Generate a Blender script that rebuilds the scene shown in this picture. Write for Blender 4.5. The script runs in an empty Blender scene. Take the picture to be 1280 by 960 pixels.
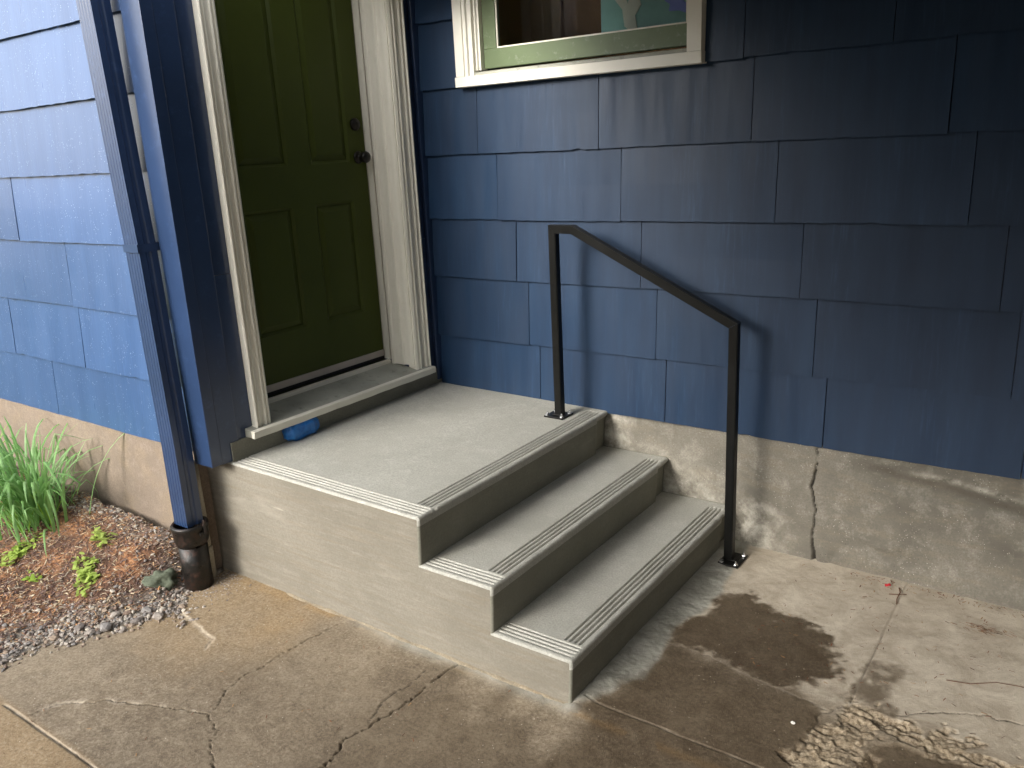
import bpy, bmesh, math, random
import numpy as np
from mathutils import Vector, Matrix, noise as mnz
random.seed(7); rng = np.random.default_rng(7)
S = bpy.context.scene; COL = S.collection
PI = math.pi
# ------------------------------------------------------------------ camera
cam_d = bpy.data.cameras.new('camera'); cam = bpy.data.objects.new('camera', cam_d); COL.objects.link(cam)
yaw, pit, rol = [math.radians(a) for a in (36.1338, -15.9565, -2.934)]
F = Vector((-math.sin(yaw)*math.cos(pit), math.cos(yaw)*math.cos(pit), math.sin(pit)))
R0 = F.cross(Vector((0, 0, 1))).normalized(); U0 = R0.cross(F)
R = R0*math.cos(rol) + U0*math.sin(rol); U = -R0*math.sin(rol) + U0*math.cos(rol)
cam.matrix_world = Matrix(((R.x, U.x, -F.x, 3.1532), (R.y, U.y, -F.y, -3.4152), (R.z, U.z, -F.z, 1.8149), (0, 0, 0, 1)))
cam_d.sensor_width = 36; cam_d.lens = 36*1050.5/1280; cam_d.clip_end = 500; cam_d.clip_start = .05
S.camera = cam
# ------------------------------------------------------------------ light
SUN_EL = math.radians(25); SUN_DX = -.22         # sun stands in front of the wall (-y), a little to the left
W = bpy.data.worlds.new('World'); S.world = W; W.use_nodes = True
wn = W.node_tree; wn.nodes.clear()
sky = wn.nodes.new('ShaderNodeTexSky'); sky.sky_type = 'NISHITA'; sky.sun_disc = False
sky.sun_elevation = SUN_EL; sky.sun_rotation = math.atan2(SUN_DX, -1.0)
sky.dust_density = 4; sky.air_density = 1.2; sky.ozone_density = 1.0
hs = wn.nodes.new('ShaderNodeHueSaturation'); hs.inputs['Saturation'].default_value = .18
bg = wn.nodes.new('ShaderNodeBackground'); bg.inputs['Strength'].default_value = .15
ow = wn.nodes.new('ShaderNodeOutputWorld')
wn.links.new(sky.outputs[0], hs.inputs['Color']); wn.links.new(hs.outputs[0], bg.inputs[0]); wn.links.new(bg.outputs[0], ow.inputs[0])
sun_d = bpy.data.lights.new('sun', 'SUN'); sun_d.energy = 1.05; sun_d.angle = math.radians(20); sun_d.color = (1, .93, .82)
sun = bpy.data.objects.new('sun', sun_d); COL.objects.link(sun)
sv = Vector((SUN_DX, -1, math.tan(SUN_EL)*math.hypot(1, SUN_DX))).normalized()
sun.rotation_euler = sv.to_track_quat('Z', 'Y').to_euler()
S.view_settings.view_transform = 'Standard'; S.view_settings.look = 'None'
S.view_settings.exposure = 1.7; S.view_settings.gamma = 1

# ------------------------------------------------------------------ helpers
def link(o, parent=None):
    COL.objects.link(o)
    if parent is not None: o.parent = parent
    return o
def obj(name, bm, mat, parent=None, smooth=False):
    me = bpy.data.meshes.new(name)
    if isinstance(bm, bmesh.types.BMesh):
        bmesh.ops.recalc_face_normals(bm, faces=bm.faces)
        if smooth:
            for f in bm.faces: f.smooth = True
        bm.to_mesh(me); bm.free()
    o = bpy.data.objects.new(name, me)
    if mat: me.materials.append(mat)
    return link(o, parent)
def thing(name, label, cat, loc=(0, 0, 0), group=None):
    o = bpy.data.objects.new(name, None); o.location = loc; o.empty_display_size = .1; COL.objects.link(o)
    o['label'] = label; o['category'] = cat
    if group: o['group'] = group
    return o
def tag(o, label, cat, group=None):
    o['label'] = label; o['category'] = cat
    if group: o['group'] = group
    return o
def box(bm, x0, x1, y0, y1, z0, z1, bev=0):
    b = bmesh.new() if bev else bm
    vs = [b.verts.new(p) for p in ((x0,y0,z0),(x1,y0,z0),(x1,y1,z0),(x0,y1,z0),(x0,y0,z1),(x1,y0,z1),(x1,y1,z1),(x0,y1,z1))]
    for f in ((0,3,2,1),(4,5,6,7),(0,1,5,4),(1,2,6,5),(2,3,7,6),(3,0,4,7)): b.faces.new([vs[i] for i in f])
    if bev:
        bmesh.ops.bevel(b, geom=list(b.edges), offset=bev, segments=2, affect='EDGES', profile=.5)
        me = bpy.data.meshes.new('t'); b.to_mesh(me); b.free(); bm.from_mesh(me); bpy.data.meshes.remove(me)
    return bm
def prism(bm, pts, axis, a0, a1):
    """extrude a 2D outline along an axis; pts are (u,v): axis z->(x,y), y->(x,z), x->(y,z)"""
    def P(u, v, a): return {'z': (u, v, a), 'y': (u, a, v), 'x': (a, u, v)}[axis]
    A = [bm.verts.new(P(u, v, a0)) for u, v in pts]; B = [bm.verts.new(P(u, v, a1)) for u, v in pts]
    n = len(pts)
    bm.faces.new(A); bm.faces.new(B[::-1])
    for i in range(n): bm.faces.new((A[i], A[(i+1) % n], B[(i+1) % n], B[i]))
    return bm
def lathe(bm, prof, c, seg=32, axis='z'):
    rings = []
    for r, h in prof:
        ring = []
        for k in range(seg):
            a = 2*PI*k/seg; u, v = r*math.cos(a), r*math.sin(a)
            ring.append(bm.verts.new({'z': (c[0]+u, c[1]+v, c[2]+h), 'x': (c[0]+h, c[1]+u, c[2]+v), 'y': (c[0]+u, c[1]+h, c[2]+v)}[axis]))
        rings.append(ring)
    for a, b in zip(rings, rings[1:]):
        for k in range(seg): bm.faces.new((a[k], a[(k+1) % seg], b[(k+1) % seg], b[k]))
    bm.faces.new(rings[0]); bm.faces.new(rings[-1])
    return bm
def pymesh(name, verts, faces, mat, parent=None, smooth=True, attrs=None):
    me = bpy.data.meshes.new(name)
    verts = np.asarray(verts, np.float32); faces = np.asarray(faces, np.int32)
    k = faces.shape[1]
    me.vertices.add(len(verts)); me.vertices.foreach_set('co', verts.ravel())
    me.loops.add(faces.size); me.loops.foreach_set('vertex_index', faces.ravel())
    me.polygons.add(len(faces)); me.polygons.foreach_set('loop_start', np.arange(0, faces.size, k, dtype=np.int32))
    me.polygons.foreach_set('loop_total', np.full(len(faces), k, np.int32))
    me.polygons.foreach_set('use_smooth', np.full(len(faces), smooth))
    if attrs:
        for n, a in attrs.items():
            at = me.attributes.new(n, 'FLOAT', 'POINT'); at.data.foreach_set('value', np.asarray(a, np.float32).ravel())
    me.update(calc_edges=True); me.materials.append(mat)
    return link(bpy.data.objects.new(name, me), parent)
def vnoise(x, y, seed=0):
    r = np.random.default_rng(seed); T = r.random((256, 256))
    xi = np.floor(x).astype(int); yi = np.floor(y).astype(int); fx = x-xi; fy = y-yi
    fx = fx*fx*(3-2*fx); fy = fy*fy*(3-2*fy)
    g = lambda a, b: T[a & 255, b & 255]
    return (g(xi,yi)*(1-fx)+g(xi+1,yi)*fx)*(1-fy)+(g(xi,yi+1)*(1-fx)+g(xi+1,yi+1)*fx)*fy
def fbm(x, y, f=1., o=4, seed=0):
    s = 0; a = .5
    for i in range(o):
        s = s+a*vnoise(x*f+17.3*i+3, y*f+9.1*i+5, seed+i); f *= 2.03; a *= .5
    return s/(1-.5**o)          # 0..1 about
def sstep(a, b, x):
    t = np.clip((x-a)/(b-a), 0, 1); return t*t*(3-2*t)
def dist_poly(x, y, pts):
    d = np.full(x.shape, 9.)
    for (x0, y0), (x1, y1) in zip(pts, pts[1:]):
        dx, dy = x1-x0, y1-y0; t = np.clip(((x-x0)*dx+(y-y0)*dy)/(dx*dx+dy*dy), 0, 1)
        d = np.minimum(d, np.hypot(x-x0-t*dx, y-y0-t*dy))
    return d
def inside(x, y, pts):
    c = np.zeros(x.shape, bool); n = len(pts)
    for i in range(n):
        (x0, y0), (x1, y1) = pts[i], pts[(i+1) % n]
        if y0 == y1: continue
        c ^= ((y0 > y) != (y1 > y)) & (x < (x1-x0)*(y-y0)/(y1-y0)+x0)
    return c
def sdf(x, y, pts):
    d = dist_poly(x, y, list(pts)+[pts[0]]); return np.where(inside(x, y, pts), -d, d)

# ------------------------------------------------------------------ materials
class NT:
    def __init__(s, name, rough=.7, spec=.5):
        s.m = bpy.data.materials.new(name); s.m.use_nodes = True; s.t = s.m.node_tree
        s.b = s.t.nodes['Principled BSDF']; s.b.inputs['Roughness'].default_value = rough
        s.b.inputs['Specular IOR Level'].default_value = spec; s._c = None
    def n(s, ty, **kw):
        nd = s.t.nodes.new(ty)
        for k, v in kw.items(): setattr(nd, k, v)
        return nd
    def l(s, a, b): s.t.links.new(a, b)
    def co(s, kind='world'):
        if kind == 'world': return s.n('ShaderNodeNewGeometry').outputs['Position']
        return s.n('ShaderNodeTexCoord').outputs['Object']
    def mp(s, co, scale=(1,1,1), off=None):
        m = s.n('ShaderNodeMapping'); m.inputs['Scale'].default_value = scale; s.l(co, m.inputs['Vector'])
        if off is not None: s.l(off, m.inputs['Location'])
        return m.outputs[0]
    def noise(s, co, sc, det=4, ro=.55, dist=0):
        t = s.n('ShaderNodeTexNoise'); t.inputs['Scale'].default_value = sc; t.inputs['Detail'].default_value = det
        t.inputs['Roughness'].default_value = ro; t.inputs['Distortion'].default_value = dist; s.l(co, t.inputs['Vector']); return t.outputs['Fac']
    def vor(s, co, sc, feat='F1'):
        t = s.n('ShaderNodeTexVoronoi', feature=feat); t.inputs['Scale'].default_value = sc; s.l(co, t.inputs['Vector']); return t
    def rng(s, v, a, b, c=0, d=1):
        m = s.n('ShaderNodeMapRange'); m.inputs['From Min'].default_value = a; m.inputs['From Max'].default_value = b
        m.inputs['To Min'].default_value = c; m.inputs['To Max'].default_value = d; s.l(v, m.inputs['Value']); return m.outputs[0]
    def mix(s, f, a, b, mode='MIX'):
        m = s.n('ShaderNodeMix', data_type='RGBA', blend_type=mode)
        for i, v in ((0, f), (6, a), (7, b)):
            if hasattr(v, 'is_linked') or isinstance(v, bpy.types.NodeSocket): s.l(v, m.inputs[i])
            elif i == 0: m.inputs[i].default_value = v
            else: m.inputs[i].default_value = (*v, 1)
        return m.outputs[2]
    def math(s, op, a, b=None):
        m = s.n('ShaderNodeMath', operation=op)
        for i, v in ((0, a), (1, b)):
            if v is None: continue
            if isinstance(v, bpy.types.NodeSocket): s.l(v, m.inputs[i])
            else: m.inputs[i].default_value = v
        return m.outputs[0]
    def attr(s, name): return s.n('ShaderNodeAttribute', attribute_name=name).outputs['Fac']
    def col(s, v):
        if isinstance(v, bpy.types.NodeSocket): s.l(v, s.b.inputs['Base Color'])
        else: s.b.inputs['Base Color'].default_value = (*v, 1)
    def rough(s, v): s.l(v, s.b.inputs['Roughness'])
    def bump(s, h, strength=.5, dist=.002):
        b = s.n('ShaderNodeBump'); b.inputs['Strength'].default_value = strength; b.inputs['Distance'].default_value = dist
        s.l(h, b.inputs['Height'])
        if s._c: s.l(s._c, b.inputs['Normal'])
        s._c = b.outputs[0]; s.l(s._c, s.b.inputs['Normal'])

def paint(name, c, rough=.5, var=.12, dirt=None, axis=(1, 1, 1), brush=(60, 60, 6), bstr=.25):
    k = NT(name, rough); co = k.co()
    n1 = k.noise(k.mp(co, axis), 3, 5)
    c2 = tuple(v*(1-var*2) for v in c)
    cc = k.mix(k.rng(n1, .3, .7), c2, c)
    if dirt:
        n2 = k.noise(co, 22, 6, .7); cc = k.mix(k.rng(n2, .56, .74, 0, .8), cc, dirt)
    k.col(cc); k.bump(k.noise(k.mp(co, brush), 1, 4), bstr, .001)
    return k.m

def shingle_mat(name, c, c2, wet=False):
    k = NT(name, .42, .5 if wet else .36); co = k.co()
    rnd = k.n('ShaderNodeObjectInfo').outputs['Random']
    off = k.math('MULTIPLY', rnd, 37.)
    cv = k.n('ShaderNodeCombineXYZ'); k.l(off, cv.inputs[0]); k.l(off, cv.inputs[2])
    sp = k.mp(co, (1, 1, 1), cv.outputs[0])
    stri = k.noise(k.mp(sp, (90, 90, 1.2)), 1, 5, .65)            # combed vertical grain
    broad = k.noise(k.mp(sp, (9, 9, .9)), 1, 4, .6)
    base = k.mix(k.rng(broad, .3, .72), c, c2)
    streak = k.math('MULTIPLY', k.rng(stri, .52, .72), k.rng(k.noise(k.mp(sp, (3, 3, .7)), 1, 3), .42, .66))
    base = k.mix(k.math('MULTIPLY', streak, .30 if not wet else .15), base, tuple(v*2.2+.02 for v in c2))
    tint = k.rng(rnd, 0, 1, .88, 1.12)
    base = k.mix(1., base, tint, 'MULTIPLY')
    if wet:
        v = k.vor(co, 95).outputs['Distance']; pick = k.noise(co, 30, 2)
        spot = k.math('MULTIPLY', k.rng(v, .14, .22, 1, 0), k.rng(pick, .5, .62))
        base = k.mix(k.math('MULTIPLY', spot, .38), base, (.50, .64, .82))  # glints of the dew drops painted as pale blue spots
        h2 = spot
    k.col(base)
    rr = k.noise(k.mp(sp, (14, 14, 1.5)), 1, 5)
    k.rough(k.rng(rr, .25, .75, .34 if not wet else .26, .56 if not wet else .40))
    k.bump(stri, .32, .0022)
    k.bump(k.noise(k.mp(sp, (400, 400, 60)), 1, 2), .1, .001)
    if wet: k.bump(h2, .5, .002); k.b.inputs['Coat Weight'].default_value = .55; k.b.inputs['Coat Roughness'].default_value = .22
    return k.m

def concrete(name, base, dark, light, warm, broom=(1, 1, 1), sc=1., grit=.35, specks=True, md=(1, 1, 1), attrs=False):
    k = NT(name, .85, .35); co = k.co()
    big = k.noise(co, 1.7*sc, 6, .6, .4); mid = k.noise(k.mp(co, md), 11*sc, 8, .72, .15); fine = k.noise(co, 140, 3, .6)
    st = k.noise(k.mp(co, broom), 6, 5, .6, .3)
    c = k.mix(k.rng(big, .33, .66), dark, base)
    c = k.mix(k.rng(mid, .5, .78, 0, .75), c, light)
    c = k.mix(k.rng(st, .5, .75, 0, .7), c, warm)
    c = k.mix(k.rng(fine, .38, .64, 0, .35 if not specks else .55), c, tuple(v*.55 for v in base))
    if specks:
        v = k.vor(co, 150); c = k.mix(k.rng(v.outputs['Distance'], .10, .22, .45, 0), c, tuple(v_*.35 for v_ in base))
    if md[0] < .5:
        sm = k.noise(k.mp(co, (.9, 1, 3.6)), 2.3, 5, .6, .3); c = k.mix(k.rng(sm, .60, .74, 0, .8), c, light); c = k.mix(k.rng(k.noise(k.mp(co, (1.2, 1, 16)), 3, 4, .6), .66, .76, 0, .6), c, (.46, .42, .35))
    if attrs:
        c = k.mix(k.math('MULTIPLY', k.attr('stain'), k.rng(mid, .3, .6, .35, .8)), c, (.075, .066, .050))
        c = k.mix(k.math('MULTIPLY', k.attr('lime'), k.rng(mid, .38, .62)), c, (.60, .57, .49))
        c = k.mix(k.attr('crack'), c, (.02, .017, .013))
        v = k.vor(k.mp(co, (1, 1, 1.3)), 75); c = k.mix(k.math('MULTIPLY', k.rng(v.outputs['Distance'], .08, .16, .8, 0), k.rng(k.noise(co, 7, 3), .45, .6)), c, (.66, .62, .54))
        v = k.vor(k.mp(co, (1.2, 1, 1)), 52); c = k.mix(k.math('MULTIPLY', k.rng(v.outputs['Distance'], .06, .15, .8, 0), k.rng(k.noise(co, 5, 3), .52, .66)), c, (.05, .042, .032))
    k.col(c)
    k.bump(k.noise(co, 210, 4, .75), grit, .0034); k.bump(mid, .4, .004); k.bump(st, .25, .003)
    return k.m

M = {}
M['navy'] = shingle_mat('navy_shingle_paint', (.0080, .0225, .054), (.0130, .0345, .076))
M['navy_dew_lit'] = shingle_mat('navy_shingle_paint_dew_lit', (.028, .066, .166), (.041, .088, .205), wet=True)  # same navy made lighter: brighter daylight painted in, plus dew
M['navy_trim'] = None
M['navy_trim_wet'] = paint('navy_trim_paint', (.021, .045, .112), .34, .12, dirt=(.035, .07, .16), brush=(40, 40, 3))
M['navy_trim_wet'].node_tree.nodes['Principled BSDF'].inputs['Coat Weight'].default_value = .5
M['navy_trim_wet'].node_tree.nodes['Principled BSDF'].inputs['Coat Roughness'].default_value = .2
M['navy_trim'] = M['navy_trim_wet']          # one trim paint for every board and the downspout
M['grey_shingle'] = paint('bare_grey_shingle', (.25, .27, .30), .6, .3, dirt=(.12, .09, .07))
M['white'] = paint('cream_white_paint', (.80, .77, .67), .45, .03, dirt=(.70, .67, .57), brush=(50, 50, 4), bstr=.08)
M['window_white'] = paint('window_white_paint', (.82, .80, .72), .45, .04, brush=(20, 20, 20))
M['sill'] = paint('worn_grey_sill_paint', (.50, .50, .43), .6, .25, dirt=(.12, .13, .10), brush=(4, 80, 80))
M['door'] = paint('olive_door_paint', (.052, .068, .011), .5, .08, brush=(60, 60, 5))
M['sash'] = paint('sage_sash_paint', (.13, .18, .085), .5, .15, dirt=(.23, .27, .2), brush=(5, 50, 50))
M['sweep'] = paint('brushed_sweep', (.45, .40, .36), .35, .15)
M['gap_black'] = paint('gap_shade', (.006, .006, .006), .7)
M['brown_wood'] = paint('bare_brown_wood', (.16, .07, .035), .7)
M['door'].node_tree.nodes['Principled BSDF'].inputs['Specular IOR Level'].default_value = .2
def metal_mat(name, c, rough, met=0., coat=0., var=.1):
    k = NT(name, rough); co = k.co(); n = k.noise(co, 25, 5)
    k.col(k.mix(k.rng(n, .3, .7), tuple(v*(1-var*3) for v in c), c)); k.b.inputs['Metallic'].default_value = met
    k.b.inputs['Coat Weight'].default_value = coat; k.b.inputs['Coat Roughness'].default_value = .12
    k.rough(k.rng(n, .2, .8, rough*.8, rough*1.3)); k.bump(k.noise(co, 90, 2), .02, .0005); return k.m
k = NT('black_gloss_paint', .3, .25); k.col((.004, .004, .0035)); k.rough(k.rng(k.noise(k.co(), 6, 2), .3, .7, .34, .46)); M['black_metal'] = k.m
M['galv'] = metal_mat('zinc_bolt', (.75, .76, .78), .25, 1)
M['knob'] = metal_mat('dark_bronze_knob', (.016, .014, .012), .3, .5)
def iron_mat():
    k = NT('tarred_cast_iron', .4); co = k.co(); n = k.noise(co, 30, 6, .7); m = k.noise(k.mp(co, (30, 30, 6)), 1, 5, .7)
    c = k.mix(k.rng(n, .5, .68), (.008, .007, .006), (.045, .020, .013)); c = k.mix(k.rng(m, .62, .78, 0, .5), c, (.10, .075, .06))
    k.col(c); k.rough(k.rng(n, .3, .7, .22, .6)); k.bump(n, .5, .004); return k.m
M['iron'] = iron_mat()
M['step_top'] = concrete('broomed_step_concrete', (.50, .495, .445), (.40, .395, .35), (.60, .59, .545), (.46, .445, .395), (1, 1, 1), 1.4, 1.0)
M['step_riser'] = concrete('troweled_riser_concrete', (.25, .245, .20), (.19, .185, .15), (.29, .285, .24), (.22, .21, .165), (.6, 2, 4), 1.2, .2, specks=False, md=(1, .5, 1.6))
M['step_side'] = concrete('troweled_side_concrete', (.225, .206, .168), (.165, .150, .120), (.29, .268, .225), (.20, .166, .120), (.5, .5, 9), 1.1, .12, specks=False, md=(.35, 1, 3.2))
M['found'] = concrete('old_foundation_concrete', (.25, .230, .19), (.120, .110, .090), (.44, .415, .355), (.255, .215, .155), (.8, 1, 3), 1.2, .6, attrs=True)
M['found_left'] = concrete('left_foundation_concrete', (.26, .205, .16), (.20, .16, .125), (.34, .285, .23), (.28, .215, .14), (1, 1, 1), 1.4, .4)
M['pale_pipe'] = concrete('pale_pipe_cement', (.50, .47, .40), (.36, .33, .27), (.6, .57, .5), (.42, .36, .27), (2, 2, 1), 3, .3)
def blue_mat():
    k = NT('blue_plastic', .35); co = k.co(); n = k.noise(k.mp(co, (1, 14, 14)), 2, 4)
    k.col(k.mix(k.rng(n, .3, .7), (.015, .12, .42), (.03, .22, .62))); k.bump(n, .4, .006); return k.m
M['blue'] = blue_mat()
def glass_mat():
    k = NT('window_glass', .03, .5); k.col((.9, .95, .93)); k.b.inputs['Transmission Weight'].default_value = 1; k.b.inputs['IOR'].default_value = 1.45; return k.m
M['glass'] = glass_mat()
M['room'] = paint('dark_brown_room', (.18, .085, .025), .8)
M['teal'] = paint('teal_reflection', (.32, .62, .60), .6, .2)
M['pale_reflection'] = paint('pale_grey_reflection', (.85, .85, .76), .8, .2)
M['violet'] = paint('violet_reflection', (.30, .36, .95), .7, .2)
M['blocker_dark'] = paint('blocker_dark_siding', (.06, .06, .055), .8, .2)
M['blocker_pale_siding'] = paint('blocker_pale_siding', (.22, .21, .18), .8, .1)  # added side wall, toned for the light it bounces back
M['soffit'] = paint('soffit_boards', (.10, .10, .085), .7, .1)
M['roofing'] = paint('asphalt_roofing', (.05, .05, .05), .9, .2)

def ground_mat():
    k = NT('old_driveway_concrete', .9, .35); co = k.co()
    wet = k.attr('wet'); pale = k.attr('pale'); rou = k.attr('rubble'); slur = k.attr('slurry'); crk = k.attr('crack'); org = k.attr('tan')
    big = k.noise(co, 1.5, 7, .62, .5); mid = k.noise(co, 7, 7, .68, .8); fine = k.noise(co, 90, 4, .7); gr = k.noise(co, 420, 2, .6)
    c = k.mix(k.rng(big, .34, .66), (.175, .136, .094), (.28, .225, .158))
    c = k.mix(k.rng(mid, .52, .70, 0, .6), c, (.37, .31, .23)); c = k.mix(k.rng(mid, .47, .34, 0, .5), c, (.12, .088, .058))
    vl = k.noise(co, 26, 6, .75, .4); c = k.mix(k.rng(vl, .52, .66, 0, .4), c, (.40, .34, .25)); c = k.mix(k.rng(vl, .46, .36, 0, .35), c, (.10, .075, .052))
    c = k.mix(org, c, (.33, .225, .115))
    c = k.mix(k.rng(fine, .50, .70, 0, .6), c, (.40, .34, .25)); c = k.mix(k.rng(fine, .48, .34, 0, .45), c, (.10, .075, .05))
    c = k.mix(k.math('MULTIPLY', pale, k.rng(mid, .25, .6, .75, 1.)), c, k.mix(k.rng(mid, .4, .65), (.52, .45, .355), (.66, .59, .48)))
    c = k.mix(slur, c, k.mix(k.rng(mid, .4, .62), (.33, .325, .28), (.46, .45, .40)))
    c = k.mix(rou, c, k.mix(k.rng(fine, .4, .65), (.20, .15, .095), (.48, .40, .29)))
    c = k.mix(k.rng(gr, .35, .75, 0, .4), c, k.mix(1., c, (.45, .43, .40), 'MULTIPLY'))
    w2 = k.math('MULTIPLY', wet, k.rng(k.noise(co, 14, 5, .7), .3, .6, .8, 1.))
    c = k.mix(w2, c, k.mix(1., c, (.36, .32, .28), 'MULTIPLY'))
    c = k.mix(k.math('MULTIPLY', crk, .9), c, (.025, .019, .014))
    v = k.vor(co, 45); pk = k.noise(co, 9, 2)
    c = k.mix(k.math('MULTIPLY', k.rng(v.outputs['Distance'], .06, .12, .8, 0), k.rng(pk, .5, .6)), c, (.55, .5, .42))
    v2 = k.vor(k.mp(co, (1.3, .8, 1)), 60); c = k.mix(k.math('MULTIPLY', k.rng(v2.outputs['Distance'], .05, .11, .85, 0), k.rng(pk, .52, .42)), c, (.07, .04, .025))
    k.col(c); k.rough(k.rng(wet, 0, 1, .88, .36))
    k.bump(k.noise(co, 260, 3, .75), .6, .003); k.bump(fine, .35, .004); k.bump(mid, .4, .006)
    return k.m
M['ground'] = ground_mat()
def mulch_mat(name='mulch_soil'):
    k = NT(name, .95, .2); co = k.co(); g = k.attr('gravel')
    a = k.noise(co, 35, 6, .75); b = k.noise(co, 5, 5, .6); v = k.vor(co, 120)
    c = k.mix(k.rng(a, .35, .65), (.045, .028, .022), (.16, .085, .055))
    c = k.mix(k.rng(b, .5, .62), c, k.mix(k.rng(a, .4, .6), (.15, .06, .03), (.42, .22, .11)))
    c = k.mix(k.rng(v.outputs['Distance'], .1, .25, .5, 0), c, (.40, .30, .20))
    c = k.mix(g, c, k.mix(k.rng(a, .4, .6), (.11, .095, .08), (.30, .27, .23)))
    k.col(c); k.bump(a, .9, .01); k.bump(k.noise(co, 200, 3, .7), .7, .004); return k.m
M['mulch'] = mulch_mat()
def rnd_mat(name, cols, rough=.8, bump=.4, sc=60):
    """random colour per loose piece, through the vertex attribute 'pick'"""
    k = NT(name, rough, .35); r = k.n('ShaderNodeValToRGB'); r.color_ramp.interpolation = 'CONSTANT'
    k.l(k.attr('pick'), r.inputs[0]); e = r.color_ramp.elements
    while len(e) < len(cols): e.new(.5)
    for i, c in enumerate(cols): e[i].position = i/len(cols); e[i].color = (*c, 1)
    n = k.noise(k.co(), sc, 4, .7)
    k.col(k.mix(k.rng(n, .3, .7, 0, .5), r.outputs[0], k.mix(1., r.outputs[0], (.45, .42, .4), 'MULTIPLY')))
    k.bump(n, bump, .003); return k.m
M['chips'] = rnd_mat('bark_flakes', [(.28, .18, .14), (.15, .095, .08), (.55, .38, .22), (.36, .20, .12), (.14, .09, .08), (.60, .50, .35), (.22, .15, .13), (.48, .25, .12), (.36, .30, .23)])
M['stones'] = rnd_mat('grey_gravel', [(.30, .265, .235), (.38, .34, .30), (.20, .175, .16), (.46, .42, .36), (.30, .235, .18), (.25, .235, .225), (.22, .16, .125)])
M['litter'] = rnd_mat('dry_litter', [(.25, .10, .05), (.10, .05, .03), (.38, .22, .10), (.16, .06, .03)])
M['rubble'] = rnd_mat('broken_aggregate', [(.42, .34, .235), (.32, .25, .165), (.50, .43, .33), (.25, .20, .14), (.40, .375, .32)])
def leaf_mat(name, a, b, tip=None):
    k = NT(name, .42, .45); co = k.co(); rnd = k.n('ShaderNodeObjectInfo').outputs['Random']
    c = k.mix(rnd, a, b); c = k.mix(k.rng(k.noise(co, 40, 3), .35, .65, 0, .4), c, tuple(v*.6 for v in a))
    k.col(c); k.b.inputs['Subsurface Weight'].default_value = 0
    tr = k.n('ShaderNodeBsdfTranslucent'); k.l(c, tr.inputs[0]); ms = k.n('ShaderNodeMixShader'); ms.inputs[0].default_value = .35
    out = k.t.nodes['Material Output']; k.l(k.b.outputs[0], ms.inputs[1]); k.l(tr.outputs[0], ms.inputs[2]); k.l(ms.outputs[0], out.inputs[0]); return k.m
M['leaf'] = leaf_mat('strap_leaf_green', (.20, .42, .11), (.34, .56, .24))
M['leaf_base'] = leaf_mat('strap_leaf_bright', (.22, .42, .04), (.35, .55, .09))
M['weed'] = leaf_mat('weed_green', (.36, .52, .08), (.48, .58, .16))
M['moss'] = rnd_mat('mossy_rock', [(.12, .14, .10), (.20, .21, .19)], .9, .8, 40)
M['red'] = paint('red_petal', (.75, .03, .05), .5)
M['pebble_white'] = paint('white_pebble', (.75, .73, .68), .5)

# ================================================================== HOUSE
house = thing('house', 'navy blue shingled house with olive door, cream trim and old concrete foundation', 'house', (0, 0, 0))
def part(name, bm, mat, parent=house, smooth=False, label=None):
    o = obj(name, bm, mat, parent, smooth)
    if label: o['label'] = label
    return o
WL = -1.46      # outer plane of the left (front) wall shingles
# --- structural backing walls
bm = bmesh.new()
box(bm, .14, .54, .03, .20, .53, 3.3); box(bm, 1.64, 6.0, .03, .20, .53, 3.3)
box(bm, .54, 1.64, .03, .20, .53, 2.12); box(bm, .54, 1.64, .03, .20, 3.0, 3.3)
back_wall = part('shingled_wall', bm, M['navy_trim'], label='long navy shingled wall behind the railing')
bm = bmesh.new(); box(bm, -3.4, .10, -1.43, -1.25, .58, 3.4)
left_wall = part('shingled_wall', bm, M['navy_trim'], label='dewy shingled wall beside the downspout, brighter daylight painted into its blue')
bm = bmesh.new()
box(bm, -.06, .12, -1.25, -1.17, .56, 3.3); box(bm, -.06, .12, -.19, .03, .56, 3.3); box(bm, -.06, .12, -1.17, -.19, 2.82, 3.3)
door_wall = part('shingled_wall', bm, M['navy_trim'], label='dark narrow wall around the door')

def shingle(parent, mat, x0, x1, z0, z1, yf, rnd, axis='y', sgn=1):
    """one slab, proud at its foot and tucked under the course above, with a slightly uneven foot"""
    g = .0019; tz = rnd.uniform(-.0022, .0022); ty = rnd.uniform(-.0012, .0012); n = max(4, int((x1-x0)/.035))
    bm = bmesh.new(); th = .011; rows = []
    xs = [x0+g+(x1-x0-2*g)*i/n for i in range(n+1)]
    ph = rnd.uniform(0, 9)
    zz = [z0+.0022*math.sin(3.1*x+ph)+rnd.uniform(-.0014, .0014)+(rnd.uniform(.003, .008) if rnd.random() < .02 else 0) for x in xs]
    t0 = rnd.uniform(-.0016, .0010)
    def P(x, d, z): return (x, yf+d, z) if axis == 'y' else (yf-d, x, z)
    V = []
    for x, z in zip(xs, zz):
        bo = .0012*math.sin(5*x+ph)+ty*(2*(x-x0)/(x1-x0)-1)
        V.append([bm.verts.new(P(x, t0+bo, z)), bm.verts.new(P(x, t0+bo+.0095+tz*.5, (z+z1)*.5)), bm.verts.new(P(x, .0195+t0, z1+.02)), bm.verts.new(P(x, .0290, z1+.02)), bm.verts.new(P(x, th+.005, z+.011))])
    for a, b in zip(V, V[1:]):
        for i in range(5): bm.faces.new((a[i], a[(i+1) % 5], b[(i+1) % 5], b[i]))
    bm.faces.new(V[0]); bm.faces.new(V[-1][::-1])
    o = obj('shingle', bm, mat, parent)
    return o
rnd = random.Random(3)
ZB = [.528, .829, 1.152, 1.453, 1.774, 2.0935, 2.405, 2.71, 3.02]
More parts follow.
